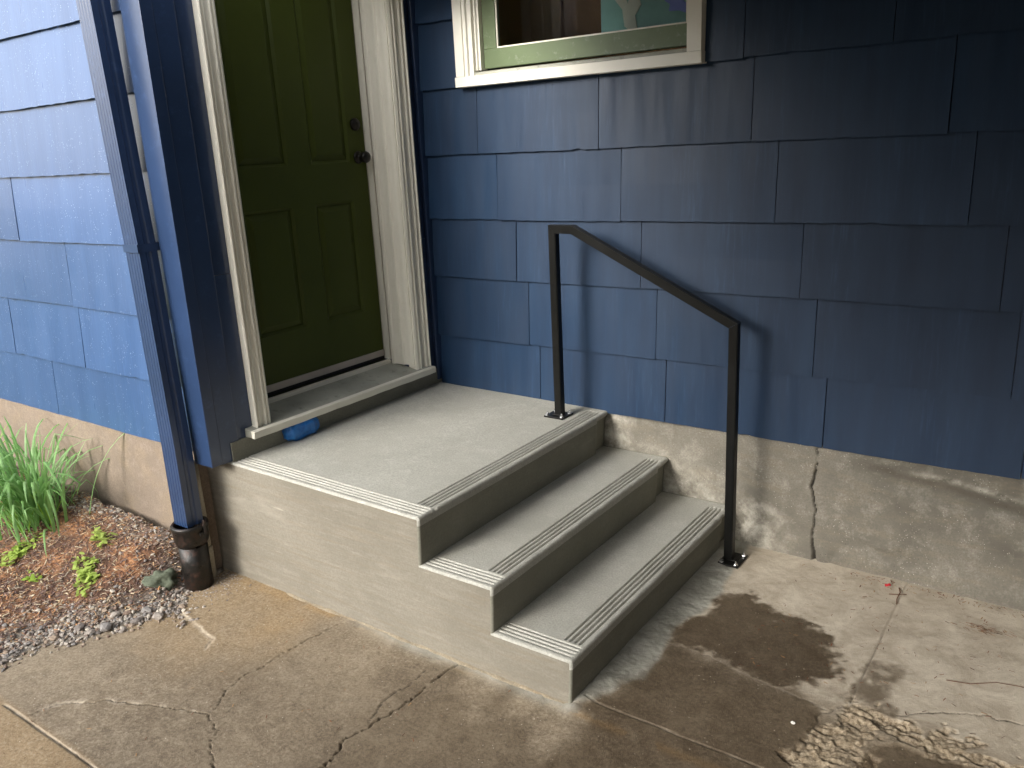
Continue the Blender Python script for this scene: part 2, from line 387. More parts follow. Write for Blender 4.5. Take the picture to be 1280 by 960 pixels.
JB = [[.177, .834, 1.531, 2.249, 2.966, 3.68, 4.4, 5.1, 5.8], [.177, .782, 1.485, 2.194, 2.905, 3.6, 4.3, 5.0, 5.8], [.177, .722, 1.409, 2.126, 2.838, 3.54, 4.25, 4.95, 5.8],
      [.177, .625, 1.312, 2.014, 2.71, 3.42, 4.12, 4.82, 5.8], [.177, .524, 1.205, 1.906, 2.619, 3.33, 4.03, 4.73, 5.8], [.177, .437, 1.702, 1.866, 2.416, 3.12, 3.82, 4.5, 5.8],
      [.177, .437, 1.702, 2.35, 3.05, 3.75, 4.45, 5.8], [.177, .437, 1.702, 2.25, 2.95, 3.65, 4.35, 5.8]]
for ci, js in enumerate(JB):
    for x0, x1 in zip(js, js[1:]):
        z0, z1 = ZB[ci], ZB[ci+1]
        if ci == 4 and x0 < 1.7 and x1 > .43: pass
        if ci >= 5 and x0 >= .43 and x1 <= 1.71: continue
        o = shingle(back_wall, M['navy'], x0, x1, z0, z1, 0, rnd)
ZL = [.60, .89, 1.185, 1.481, 1.779, 2.073, 2.365, 2.665, 2.97, 3.27]
JL = [[-1.84, -1.14, -.516, .04], [-2.17, -1.47, -.776, .04], [-2.1, -1.45, -.785, .04], [-2.5, -1.86, -1.175, .04], [-2.25, -1.6, .04-.9, .04], [-1.9, -1.27, .04], [-1.9, -1.21, -.505, .04], [-2.0, -1.3, -.8, .04], [-2.0, -1.3, -.6, .04]]
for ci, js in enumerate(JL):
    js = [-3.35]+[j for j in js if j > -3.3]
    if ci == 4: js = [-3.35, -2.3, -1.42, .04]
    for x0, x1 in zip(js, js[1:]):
        shingle(left_wall, M['navy_dew_lit'], x0, x1, ZL[ci], ZL[ci+1], WL, rnd)
for y0, y1 in ((-1.3365, -1.2525), (-.0795, .002)):
    bm = bmesh.new(); box(bm, .121, .1505, y0, y1, .567, 1.352, .001); box(bm, .121, .1490, y0, y1, 1.3535, 3.3, .001); part('filler_board', bm, M['navy_trim'])
# --- trim
bm = bmesh.new(); box(bm, .036, .160, -1.484, -1.462+.03, .562, 3.35, .002); part('corner_board', bm, M['navy_trim_wet'], label='corner board facing the garden bed')
bm = bmesh.new(); box(bm, .125, .1575, -1.4315, -1.337, .558, 3.35, .002); part('corner_board', bm, M['navy_trim'], label='corner board facing the steps')
bm = bmesh.new(); box(bm, .150, .175, -.022, .028, .575, 3.3, .006); part('corner_bead', bm, M['navy_trim'])
# --- foundations
def rough_slab(name, x0, x1, z0, z1, y, mat, amp, crack=None, seed=0, back=.14, step=.012, extra=None, axis='y'):
    nx = int((x1-x0)/step)+1; nz = int((z1-z0)/step)+1
    X, Z = np.meshgrid(np.linspace(x0, x1, nx), np.linspace(z0, z1, nz), indexing='ij')
    Y = y - amp*(fbm(X, Z, 3, 4, seed)-.5)*2 - amp*.5*(fbm(X, Z, 22, 3, seed+5)-.5)
    if crack is not None:
        d = dist_poly(X+.014*(fbm(X, Z, 30, 3, 9)-.5), Z, crack[0]); w = crack[1]
        Y = Y + .025*np.clip(1-d/w(Z), 0, 1)**.6
    if extra: Y = Y+extra(X, Z)
    V = np.stack([X, Y, Z], -1).reshape(-1, 3)
    idx = np.arange(nx*nz).reshape(nx, nz)
    Fq = np.stack([idx[:-1, :-1], idx[1:, :-1], idx[1:, 1:], idx[:-1, 1:]], -1).reshape(-1, 4)
    # rim to the back
    rim = np.concatenate([idx[:, 0], idx[-1, 1:], idx[::-1, -1][1:], idx[0, ::-1][1:-1]])
    B = V[rim].copy(); B[:, 1] = y+back; nb = len(V); m = len(rim)
    V = np.concatenate([V, B]); i = np.arange(m)
    Fr = np.stack([rim[i], nb+i, nb+(i+1) % m, rim[(i+1) % m]], -1)
    at = {}
    if crack is not None:
        ext = lambda A: np.concatenate([A.ravel(), np.zeros(m)])
        cr2 = np.clip(1.3-d/w(Z), 0, 1)
        st_ = dist_poly(X, Z+.02*(fbm(X, Z, 9, 3, 31)-.5), [(2.33, .475), (2.55, .465), (2.75, .44), (2.95, .40), (3.3, .33)])
        st2 = dist_poly(X, Z+.02*(fbm(X, Z, 9, 3, 32)-.5), [(2.5, .475), (2.75, .465), (2.95, .435), (3.3, .39)])
        sp_ = np.clip((Y-y)/.012, 0, 1)
        at = {'crack': ext(cr2*.95), 'stain': ext(np.clip(np.exp(-(st_/.03)**2)*sstep(2.3, 2.5, X)+.55*sp_+.5*sstep(.50, .535, Z)*(fbm(X, Z, 6, 3, 33) > .5)+.35*np.exp(-((Z-.02)/.03)**2), 0, 1)),
              'lime': ext(np.clip(np.exp(-(st2/.012)**2)*.7*sstep(2.5, 2.7, X)+.75*sstep(2.2, 1.9, X)*sstep(.0, .6, fbm(X, Z, 5, 3, 35))*sstep(.40-.0*X, .1, Z-.17*(1.9-X))+.5*sstep(1.4, 1.27, X), 0, 1))}
    return pymesh(name, V, np.concatenate([Fq, Fr]), mat, house, True, at)
wcr = [(2.225, .53), (2.222, .413), (2.208, .33), (2.231, .23), (2.221, .134), (2.229, .059), (2.25, -.04)]
def spall(X, Z):
    e = sdf(X+.03*(fbm(X, Z, 12, 3, 4)-.5), Z+.09*(fbm(X, Z, 12, 4, 8)-.5), [(2.30, -.05), (2.31, .06), (2.335, .12), (2.45, .115), (2.60, .10), (2.70, .075), (2.68, -.05)])
    e2 = sdf(X, Z+.05*(fbm(X, Z, 10, 3, 14)-.5), [(2.85, -.05), (2.85, .05), (3.0, .075), (3.3, .06), (3.3, -.05)])
    flare = -.02*np.clip((.10-Z)/.12, 0, 1)
    led = -.006*sstep(.33, .36, .30+.06*(X-2.3)+Z*0+.35-Z*0)*0
    return .010*sstep(.03, -.02, e)*(.4+fbm(X, Z, 20, 3, 41)) + flare + led - .010*sstep(.40, .385, Z+.03*np.sin(X*5))*sstep(2.3, 2.5, X)
fr = rough_slab('foundation', .20, 3.9, -.06, .545, .022, M['found'], .006, (wcr, lambda Z: .0030+.006*np.clip((.10-Z)/.10, 0, 1)+.0025*np.exp(-((Z-.36)/.04)**2)), 3, .2, .0055, spall)
fr['label'] = 'stained concrete foundation with a vertical crack'
bm = bmesh.new(); box(bm, 3.9, 6.0, .024, .20, -.06, .54); part('foundation', bm, M['found'])
fl = rough_slab('foundation', -3.4, -.025, -.06, .592, -1.437, M['found_left'], .004, None, 20, .2, .014)
fl['label'] = 'tan concrete foundation behind the leafy plant'
bm = bmesh.new(); box(bm, -.05, .165, -1.38, .05, .45, .640); part('foundation', bm, M['step_riser'], label='low grey concrete curb under the door sill')
# --- door, casing, sill
def rail_profile(name, prof, z0, z1, mat, label=None, parent=house):
    bm = bmesh.new(); prism(bm, prof, 'z', z0, z1); o = part(name, bm, mat, parent)
    if label: o['label'] = label
    return o
CPROF = [(0, 0), (.0, .009), (.05, .0125), (.10, .0125), (.13, .006), (.17, .004), (.22, .0045), (.25, .0085), (.29, .0095), (.33, .0075), (.36, .003), (.44, .001), (.52, .001), (.60, .003), (.64, .008), (.68, .0095), (.73, .0085), (.76, .003), (.81, .002), (.84, .007), (.89, .008), (.93, .006), (1, .003), (1, 0)]
def flutes(y0, y1, x, sgn=1):
    """moulded casing front as an (x,y) outline: beads, coves and a flat between y0 and y1"""
    return [(x+h*1.15, y0+(y1-y0)*t) for t, h in CPROF]
frame = bpy.data.objects.new('door_frame', None); link(frame, house)
pl = flutes(-1.252, -1.168, .170); rail_profile('casing', pl+[(.12, -1.168), (.12, -1.252)], .672, 2.95, M['white'], 'left door casing', frame)
pr = flutes(-.080, -.192, .170); rail_profile('casing', pr+[(.12, -.192), (.12, -.080)], .668, 2.95, M['white'], 'right door casing', frame)
bm = bmesh.new(); box(bm, .12, .178, -1.27, -.07, 2.86, 2.97); part('casing', bm, M['white'], frame, label='head casing')
# right jamb: stepped mouldings facing -y
jp = [(.166, -.192)]+[(.166-.150*t, -.199-.016*t-h*1.1) for t, h in ((0, 0), (.06, .006), (.13, .007), (.17, .001), (.30, -.002), (.38, -.001), (.42, .005), (.48, .006), (.53, .001), (.66, -.001), (.80, 0), (.84, .005), (.93, .006), (1, 0))]
jp += [(.016, -.192)]
rail_profile('jamb', jp, .700, 2.84, M['white'], 'right jamb mouldings', frame)
bm = bmesh.new(); box(bm, -.052, .006, -.213, -.195, .72, 2.84, .002); part('jamb', bm, M['white'], frame, label='thin weathered stop beside the door edge')
bm = bmesh.new(); box(bm, .007, .013, -.208, -.198, .72, 2.84); part('weatherstrip', bm, M['brown_wood'], frame)
bm = bmesh.new(); box(bm, -.06, .118, -1.167, -1.14, .70, 2.84, .002); part('jamb', bm, M['white'], frame, label='left jamb')
bm = bmesh.new(); box(bm, -.06, .118, -1.139, -.214, 2.775, 2.84); part('jamb', bm, M['white'], frame, label='head jamb')
# sill: sloped top, grey worn, cream nosing
sil = bpy.data.objects.new('door_sill', None); link(sil, house)
bm = bmesh.new(); prism(bm, [(-.05, .640), (-.05, .708), (-.015, .706), (.03, .699), (.192, .671), (.192, .640)], 'x', 0, 1)
for v in bm.verts: v.co = Vector((v.co.y, -1.293+v.co.x*1.208, v.co.z))
bmesh.ops.bevel(bm, geom=list(bm.edges), offset=.002, segments=1, affect='EDGES'); part('sill_board', bm, M['sill'], sil)
bm = bmesh.new(); n = 30; fr_ = []
for i in range(n+1):
    y = -1.293+1.208*i/n; w = .0012*math.sin(i*1.7)+.001*math.sin(i*.63+1)
    fr_.append([bm.verts.new(p) for p in ((.1935, y, .639+w), (.212+w, y, .638+w), (.2135+w*.7, y, .668+w), (.206, y, .6725+w*.5), (.1935, y, .6735))])
for a, b in zip(fr_, fr_[1:]):
    for i in range(5): bm.faces.new((a[i], a[(i+1) % 5], b[(i+1) % 5], b[i]))
bm.faces.new(fr_[0]); bm.faces.new(fr_[-1][::-1]); part('nosing', bm, M['white'], sil)
bm = bmesh.new(); box(bm, -.012, .012, -1.14, -.215, .700, .722, .003); part('threshold', bm, M['white'], sil, label='worn pale threshold strip')
# door leaf with recessed panels
door = bpy.data.objects.new('door', None); link(door, house)
DX = -.030; DY0, DY1 = -1.135, -.222; DZ0, DZ1 = .735, 2.77
pan = [(-1.01, -.727), (-.588, -.333)]; rows = [(1.003, 1.578), (1.765, 2.62)]
bm = bmesh.new()
ys = sorted({DY0, DY1, *[a for p in pan for a in p]}); zs = sorted({DZ0, DZ1, *[a for p in rows for a in p]})
def isp(y, z): return any(a < y < b for a, b in pan) and any(a < z < b for a, b in rows)
def quad(bm, pts): bm.faces.new([bm.verts.new(p) for p in pts])
for y0, y1 in zip(ys, ys[1:]):
    for z0, z1 in zip(zs, zs[1:]):
        if isp((y0+y1)/2, (z0+z1)/2):
            a = .014; d = .011
            o4 = [(y0, z0), (y1, z0), (y1, z1), (y0, z1)]; i4 = [(y0+a, z0+a), (y1-a, z0+a), (y1-a, z1-a), (y0+a, z1-a)]
            for i in range(4):
                p, q = o4[i], o4[(i+1) % 4]; r, s = i4[(i+1) % 4], i4[i]
                quad(bm, [(DX, *p), (DX, *q), (DX-d, *r), (DX-d, *s)])
        else: quad(bm, [(DX, y0, z0), (DX, y1, z0), (DX, y1, z1), (DX, y0, z1)])
bmesh.ops.remove_doubles(bm, verts=bm.verts, dist=1e-5)
box(bm, DX-.045, DX-.016, DY0, DY1, DZ0, DZ1)
o = part('door_leaf', bm, M['door'], door)
for y0, y1 in pan:
    for z0, z1 in rows:
        bm = bmesh.new(); y0a, y1a, z0a, z1a = y0+.0155, y1-.0155, z0+.0155, z1-.0155; e = .028
        A = [(DX-.0135, y0a, z0a), (DX-.0135, y1a, z0a), (DX-.0135, y1a, z1a), (DX-.0135, y0a, z1a)]
        B = [(DX-.003, y0a+e, z0a+e), (DX-.003, y1a-e, z0a+e), (DX-.003, y1a-e, z1a-e), (DX-.003, y0a+e, z1a-e)]
        va = [bm.verts.new(p) for p in A]; vb = [bm.verts.new(p) for p in B]
        for i in range(4): bm.faces.new((va[i], va[(i+1) % 4], vb[(i+1) % 4], vb[i]))
        bm.faces.new(vb); bm.faces.new(va[::-1]); part('panel', bm, M['door'], door)
bm = bmesh.new(); box(bm, DX-.010, DX+.006, DY0, DY1, .742, .775, .002); part('door_sweep', bm, M['sweep'], door)
bm = bmesh.new(); box(bm, DX-.03, DX+.002, DY0, DY1, .7235, .7405); part('sweep_gap_shade', bm, M['gap_black'], door)  # black strip standing in for the shaded gap under the sweep
bm = bmesh.new(); lathe(bm, [(.031, 0), (.031, .006), (.026, .010), (.011, .012), (.010, .030), (.020, .036), (.0275, .046), (.029, .056), (.024, .066), (.012, .071)], (DX, -.275, 1.785), 28, 'x'); part('door_knob', bm, M['knob'], door, True)
bm = bmesh.new(); lathe(bm, [(.030, 0), (.030, .010), (.026, .016), (.013, .018), (.012, .022)], (DX, -.280, 1.945), 28, 'x'); part('deadbolt', bm, M['knob'], door, True)
bm = bmesh.new(); box(bm, -.06, -.054, -.2215, -.2135, .73, 2.77); part('door_gap_shade', bm, M['gap_black'], door)  # black strip standing in for the shaded gap at the door edge
# --- window
win = bpy.data.objects.new('window', None); link(win, house)
def cas_v(x0, x1, dr):
    # flat board then stepped bead toward the opening
    return [(x0, .028), (x0, -.030), (x0+dr*.050, -.030), (x0+dr*.052, -.022), (x0+dr*.060, -.022), (x0+dr*.064, -.029), (x0+dr*.074, -.029), (x0+dr*.078, -.018), (x1, -.016), (x1, .028)]
rail_profile('casing', cas_v(.441, .540, 1), 2.136, 3.0, M['window_white'], 'left window casing', win)
rail_profile('casing', cas_v(1.702, 1.625, -1) if False else [(1.702, .028), (1.702, -.030), (1.640, -.030), (1.640, .028)], 2.136, 3.0, M['window_white'], 'right window casing', win)
rail_profile('stop', [(.541, .060), (.541, .002), (.552, .000), (.556, .010), (.566, .010), (.566, .060)], 2.16, 2.95, M['window_white'], None, win)
bm = bmesh.new(); box(bm, .437, 1.706, -.036, .028, 2.088, 2.1345, .002); part('apron', bm, M['window_white'], win, label='white board along the bottom of the window')
bm = bmesh.new(); prism(bm, [(.09, 2.125), (.09, 2.163), (-.024, 2.146), (-.024, 2.125)], 'x', 0, 1)
bm.free(); bm = bmesh.new(); prism(bm, [(.09, 2.1255), (.09, 2.163), (-.014, 2.1495), (-.014, 2.1355), (.0285, 2.1355), (.0285, 2.1255)], 'x', .5415, 1.639); part('sill', bm, M['sill'], win)
bm = bmesh.new(); box(bm, .567, 1.638, .035, .075, 2.166, 2.252, .002); part('sash_rail', bm, M['sash'], win)
bm = bmesh.new(); box(bm, .567, .642, .035, .075, 2.2525, 3.0, .002); part('sash_stile', bm, M['sash'], win)
bm = bmesh.new(); box(bm, 1.612, 1.638, .035, .075, 2.2525, 3.0, .002); part('sash_stile', bm, M['sash'], win)
bm = bmesh.new(); box(bm, .6425, 1.6115, .041, .048, 2.2525, 2.259); box(bm, .6425, .649, .041, .048, 2.259, 3.0); box(bm, 1.605, 1.6115, .041, .048, 2.259, 3.0)
part('putty', bm, M['white'], win)
bm = bmesh.new(); box(bm, .6425, 1.6115, .050, .054, 2.2525, 3.0); part('pane', bm, M['glass'], win)
bm = bmesh.new()
for a in ((.20, 2.0, 1.0, 1.05, 1.6, 3.3), (.15, .20, .20, 1.05, 1.6, 3.3), (2.0, 2.05, .20, 1.05, 1.6, 3.3), (.15, 2.05, .20, 1.05, 1.55, 1.6), (.15, 2.05, .20, 1.05, 3.3, 3.35)): box(bm, *a)
part('room_lining', bm, M['room'], house)
bm = bmesh.new(); box(bm, .05, 6.1, -.55, .2, 3.305, 3.36); part('roof', bm, M['soffit'], house, label='eave boards over the back wall')
bm = bmesh.new(); box(bm, -3.5, .13, -1.62, -1.2, 3.42, 3.5); part('roof', bm, M['roofing'], house, label='roof edge above the left wall')
bm = bmesh.new(); box(bm, -3.4, -3.3, -1.25, 3, -.05, 3.4); box(bm, -3.4, 6, 3, 3.1, -.05, 3.4); box(bm, 5.9, 6, .2, 3, -.05, 3.3); box(bm, -3.5, 6.1, -1.2, 3.2, 3.52, 3.58) if False else None
part('rear_walls', bm, M['navy_trim'], house)
bm = bmesh.new(); box(bm, -3.5, .13, -1.2, 3.2, 3.36, 3.50); box(bm, .131, 6.1, .2, 3.2, 3.365, 3.50); part('roof', bm, M['roofing'], house, label='flat main roof')

# added panel: the pane's reflection painted as flat coloured shapes
pn = thing('reflection_panel', 'window reflection built as a teal sheet with pale drips and violet shape', 'panel', (1.4, .11, 2.3))
def pl_part(name, pts, mat, y0, y1):
    bm = bmesh.new(); prism(bm, [(x-1.4, z-2.3) for x, z in pts], 'y', y0-.11, y1-.11); return obj(name, bm, mat, pn)
pl_part('backing', [(1.165, 2.20), (1.66, 2.20), (1.66, 2.9), (1.165, 2.9)], M['teal'], .12, .125)
pl_part('pale_drip', [(1.225, 2.9), (1.225, 2.41), (1.275, 2.35), (1.285, 2.28), (1.31, 2.262), (1.345, 2.268), (1.335, 2.32), (1.365, 2.36), (1.345, 2.41), (1.36, 2.9), (1.315, 2.9), (1.315, 2.40), (1.30, 2.37), (1.285, 2.41), (1.29, 2.9)], M['pale_reflection'], .112, .118)
pl_part('violet_shape', [(1.475, 2.9), (1.465, 2.44), (1.48, 2.39), (1.475, 2.36), (1.50, 2.345), (1.495, 2.318), (1.54, 2.315), (1.60, 2.292), (1.65, 2.29), (1.65, 2.33), (1.565, 2.345), (1.545, 2.38), (1.50, 2.42), (1.50, 2.9)], M['violet'], .112, .118)
pl_part('dark_patch', [(1.512, 2.9), (1.512, 2.425), (1.555, 2.385), (1.575, 2.352), (1.655, 2.338), (1.655, 2.9)], M['room'], .112, .118)

# ================================================================== STAIRS
stairs = thing('concrete_steps', 'new grey concrete landing with two steps down and grooved nosings', 'steps', (1.0, -.7, 0))
Wd = 1.390; YE = .018
TZ = [.540, .350, .171]; NX = [1.228, 1.545, 1.858]       # tread heights and nosing positions
rb = .012                                                  # nosing radius
def tread_profile(x0, x1, z, zb, xr_back, first):
    """(x,z) list and normals from the back of the tread over the nosing and down the riser to zb"""
    P = []; N = []
    gz = [0.026, .045, .064, .083]
    xs = list(np.arange(x0, x1-.115, .02)) + list(np.arange(x1-.115, x1-rb, .0022))
    for x in xs: P.append((x, z, 0)); N.append((0, 1))
    for k in range(1, 6):
        a = k/5*PI/2; P.append((x1-rb+rb*math.sin(a), z-rb+rb*math.cos(a), 1)); N.append((math.sin(a), math.cos(a)))
    for k in range(1, 9):
        t = k/8; zz = z-rb+(zb-(z-rb))*t; P.append((x1-.010*t, zz, 2)); N.append((1, 0))
    return np.array(P), np.array(N)
ysd = np.concatenate([[-Wd+.0], -Wd+.012+np.arange(0, .105, .0022), np.arange(-Wd+.13, -.14, .02), np.arange(-.13, YE+.001, .01)])
side_out = []; far_out = []
for si in range(3):
    x0 = -.03 if si == 0 else NX[si-1]-.045; x1 = NX[si]; z = TZ[si]; zb = TZ[si+1]-.002 if si < 2 else -.02
    P, N = tread_profile(x0, x1, z, zb, 0, si == 0)
    nP = len(P)
    rings = []
    rc = .010; ypos = []
    for k in range(5):      # rounded side edge
        a = PI/2*k/5; ypos.append((-Wd+rc*(1-math.sin(a)), rc*(1-math.cos(a)) if False else rc*(1-math.sin(PI/2*(k/5))) ))
    ang = [PI/2*k/5 for k in range(6)]
    YY = [(-Wd+rc*(1-math.cos(a)), rc*(1-math.sin(a))) for a in ang] + [(y, 0) for y in ysd if y > -Wd+rc+.001]
    Y = np.array([a for a, b in YY]); OFF = np.array([b for a, b in YY])
    X = P[:, 0][None, :] - OFF[:, None]*N[:, 0][None, :] + 0*Y[:, None]
    Z = P[:, 1][None, :] - OFF[:, None]*N[:, 1][None, :]
    YG = Y[:, None]+0*X
    top = (P[:, 2] == 0)[None, :]
    dn = x1-X; ds = YG+Wd
    wob = .0005*(fbm(X*0+si*3, YG, 9, 3, 5)-.5)
    g = np.zeros_like(X)
    bs = .024+.019*4                                      # reach of the side grooves
    for gk in (.026, .045, .064, .083):
        g = np.maximum(g, np.clip(1-np.abs(dn+wob*2-gk)/.0054, 0, 1)*sstep(bs-.004, bs+.004, ds)*sstep(-.035, -.05, YG-.0))
        gs = np.clip(1-np.abs(ds+wob*2-gk+.002)/.0054, 0, 1)*(sstep(.012, .02, dn))
        if si: gs = gs*sstep(x0+.047, x0+.064, X)
        else: gs = gs*sstep(.13, .18, X)
        g = np.maximum(g, gs)
    Z = Z - np.where(top, .0110*np.minimum(g*1.3, 1), 0)
    Z = Z + .0016*(fbm(X, YG, 6, 3, 31+si)-.5)
    if si == 0: Z = Z + np.clip((NX[0]-X)/1.08, 0, 1)*.016*np.clip(dn/.1, 0, 1)
    ris = np.clip((z-rb-Z)/.03, 0, 1)*(P[:, 2] == 2)[None, :]
    X = X - ris*.024*sstep(-.105, -.085, YG) + ris*.0025*(fbm(YG, Z, 5, 3, 40+si)-.5)
    nick = (P[:, 2] == 1)[None, :]*np.clip(fbm(YG, Z*0+si, 34, 3, 47)-.58, 0, 1)*.013*sstep(.03, .10, YG+Wd)
    X = X - nick; Z = Z - nick*.7
    X = X + (P[:, 2] > 0)[None, :]*.004*(fbm(YG, Z*0, 3, 2, 44+si)-.5)
    V = np.stack([X, YG, Z], -1)
    ny = len(Y); idx = np.arange(ny*nP).reshape(ny, nP)
    Fq = np.stack([idx[:-1, :-1], idx[1:, :-1], idx[1:, 1:], idx[:-1, 1:]], -1).reshape(-1, 4)
    name = 'landing' if si == 0 else 'step'
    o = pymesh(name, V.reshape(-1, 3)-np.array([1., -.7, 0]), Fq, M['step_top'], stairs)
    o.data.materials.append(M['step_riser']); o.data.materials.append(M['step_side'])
    ftype = P[Fq.reshape(ny-1, nP-1, 4)[0, :, 0] % nP, 2]
    mi = np.tile(np.where(ftype >= 2, 1, 0), ny-1).astype(np.int32); o.data.polygons.foreach_set('material_index', mi)
    side_out.append([tuple(p) for p in V[0]]); far_out.append([tuple(p) for p in V[-1]])
    if si: o['label'] = ('middle' if si == 1 else 'lowest')+' grooved concrete step'
for pts_, yy, nm, mt in ((side_out, -Wd-.0002, 'side_face', M['step_side']), (far_out, YE+.0002, 'end_face', M['step_riser'])):
    bm = bmesh.new(); xl = -.03
    for col_ in pts_:
        top_ = [p for p in col_ if p[0] > xl+.0004]
        xe = col_[-1][0]; ze = -.04
        loop = [(xl, top_[0][2])]+[(p[0], p[2]) for p in top_]+[(xe, ze), (xl, ze)]
        # split the column in strips so every piece is convex or nearly so
        vs = [bm.verts.new((x-1., yy+.7, z)) for x, z in loop]
        f = bm.faces.new(vs); xl = xe
    obj(nm, bm, mt, stairs)
# efflorescence / mortar fillet along the foot of the block
M['fillet'] = concrete('mortar_fillet', (.34, .29, .21), (.22, .18, .125), (.46, .41, .32), (.32, .24, .15), (1, 1, 1), 6, .8)
xs = np.linspace(-.02, 1.87, 260); rr = []
V = []; 
for x in xs:
    w = .001+.014*fbm(np.array([x]), np.array([0.]), 14, 3, 77)[0]; h = .000+.010*fbm(np.array([x]), np.array([3.]), 20, 3, 78)[0]
    V += [(x, -1.3905-w*1.6, -.004), (x, -1.3905-w*.9, h*.5), (x, -1.3905-w*.3, h), (x, -1.388, h*1.25)]
Fq = [(4*i+j, 4*i+4+j, 4*i+5+j, 4*i+1+j) for i in range(len(xs)-1) for j in range(3)]
o = pymesh('mortar_fillet', np.array(V)-np.array([1., -.7, 0]), Fq, M['fillet'], stairs)

# ================================================================== HANDRAIL
rail = thing('handrail', 'black square steel handrail bolted to the landing and the pavement', 'handrail', (1.065, -.178, .54))
def tube(name, path, s=.038, lab=None):
    """mitred square tube in the xz plane at y=-.178"""
    h = s/2; pts = [Vector((p[0], 0, p[1])) for p in path]; rings = []
    for i, p in enumerate(pts):
        d0 = (pts[i]-pts[i-1]).normalized() if i else (pts[1]-pts[0]).normalized()
        d1 = (pts[i+1]-pts[i]).normalized() if i < len(pts)-1 else d0
        n0 = Vector((-d0.z, 0, d0.x)); n1 = Vector((-d1.z, 0, d1.x)); m = (n0+n1).normalized(); k = h/max(.3, m.dot(n0))
        rings.append([p+m*k+Vector((0, -h, 0)), p+m*k+Vector((0, h, 0)), p-m*k+Vector((0, h, 0)), p-m*k+Vector((0, -h, 0))])
    bm = bmesh.new(); R_ = [[bm.verts.new(v-Vector((1.065, 0, .54))) for v in r] for r in rings]
    for a, b in zip(R_, R_[1:]):
        for i in range(4): bm.faces.new((a[i], a[(i+1) % 4], b[(i+1) % 4], b[i]))
    bm.faces.new(R_[0]); bm.faces.new(R_[-1][::-1])
    bmesh.ops.recalc_face_normals(bm, faces=bm.faces)
    bmesh.ops.bevel(bm, geom=[e for e in bm.edges if len(e.link_faces) == 2 and e.calc_face_angle() > .5 and abs((e.verts[0].co-e.verts[1].co).length) > .06], offset=.003, segments=2, affect='EDGES')
    o = obj(name, bm, M['black_metal'], rail)
    if lab: o['label'] = lab
    return o
TT = 1.434; T2 = 1.060; PX1, PX2 = 1.066, 1.925
# mitred frame split into the two posts and the rail
def mitre_tube(name, poly, lab):
    bm = bmesh.new(); prism(bm, [(x-1.065, z-.54) for x, z in poly], 'y', -.019, .019)
    bmesh.ops.recalc_face_normals(bm, faces=bm.faces)
    bmesh.ops.bevel(bm, geom=[e for e in bm.edges if abs(abs((e.verts[0].co-e.verts[1].co).normalized().y)) < .5 and e.calc_length() > .06], offset=.003, segments=2, affect='EDGES')
    o = obj(name, bm, M['black_metal'], rail); o['label'] = lab; return o
h = .019
sx0, sz0 = 1.169, TT; dx, dz = PX2-sx0, T2-sz0; L_ = math.hypot(dx, dz); ux, uz = dx/L_, dz/L_; nx_, nz_ = -uz, ux
# intersections
def isect(p, d, q, e):
    det = d[0]*(-e[1])+e[0]*d[1]; t = ((q[0]-p[0])*(-e[1])+e[0]*(q[1]-p[1]))/det; return (p[0]+d[0]*t, p[1]+d[1]*t)
up0 = isect((0, TT+h), (1, 0), (sx0+nx_*h, sz0+nz_*h), (ux, uz)); lo0 = isect((0, TT-h), (1, 0), (sx0-nx_*h, sz0-nz_*h), (ux, uz))
up1 = isect((PX2+h, 0), (0, 1), (sx0+nx_*h, sz0+nz_*h), (ux, uz)); lo1 = isect((PX2-h, 0), (0, 1), (sx0-nx_*h, sz0-nz_*h), (ux, uz))
mitre_tube('post', [(PX1-h, .548), (PX1+h, .548), (PX1+h, TT-h), (PX1-h, TT+h)], 'upper post standing on the landing')
mitre_tube('post', [(PX2-h, .009), (PX2+h, .009), up1, lo1], 'lower post standing on the pavement')
g_ = .0006
mitre_tube('rail', [(PX1+h+g_, TT-h), lo0, (lo1[0]-g_, lo1[1]+g_), (up1[0]-g_, up1[1]+g_), up0, (PX1-h+g_, TT+h)], 'sloping top rail with a short level end')
def plate(cx, cy, z, sx, sy, rot, bolts, lab):
    c = Vector((cx-1.065, cy+.178, z-.54)); Rm = Matrix.Rotation(rot, 4, 'Z')
    bm = bmesh.new(); box(bm, -sx/2, sx/2, -sy/2, sy/2, 0, .008, .0015)
    p = obj('base_plate', bm, M['black_metal'], rail); p.location = c; p.rotation_euler = (0, 0, rot); p['label'] = lab
    for bx, by in bolts:
        bm = bmesh.new(); lathe(bm, [(.011, 0), (.011, .002), (.0105, .0025)], (0, 0, 0), 20)
        lathe(bm, [(.0085, .0025), (.0085, .009), (.006, .0105)], (0, 0, 0), 6); lathe(bm, [(.004, .0105), (.004, .016), (.0032, .017)], (0, 0, 0), 12)
        b = obj('bolt', bm, M['galv'], p); b.location = (bx, by, .008)
    bm = bmesh.new(); box(bm, -.023, .023, -.023, .023, .008, .013, .002); obj('weld_collar', bm, M['black_metal'], p)
    return p
plate(1.925+.014, -.172, .002, .090, .128, 0, [(-.032, -.050), (.032, -.050), (.032, .050), (-.032, .050)], 'lower base plate with zinc bolts')
plate(1.058, -.178, .5435, .105, .100, 0, [(-.040, -.036), (.040, -.036), (-.040, .036), (.040, .036)], 'upper base plate with zinc bolts')
rail.children[0]

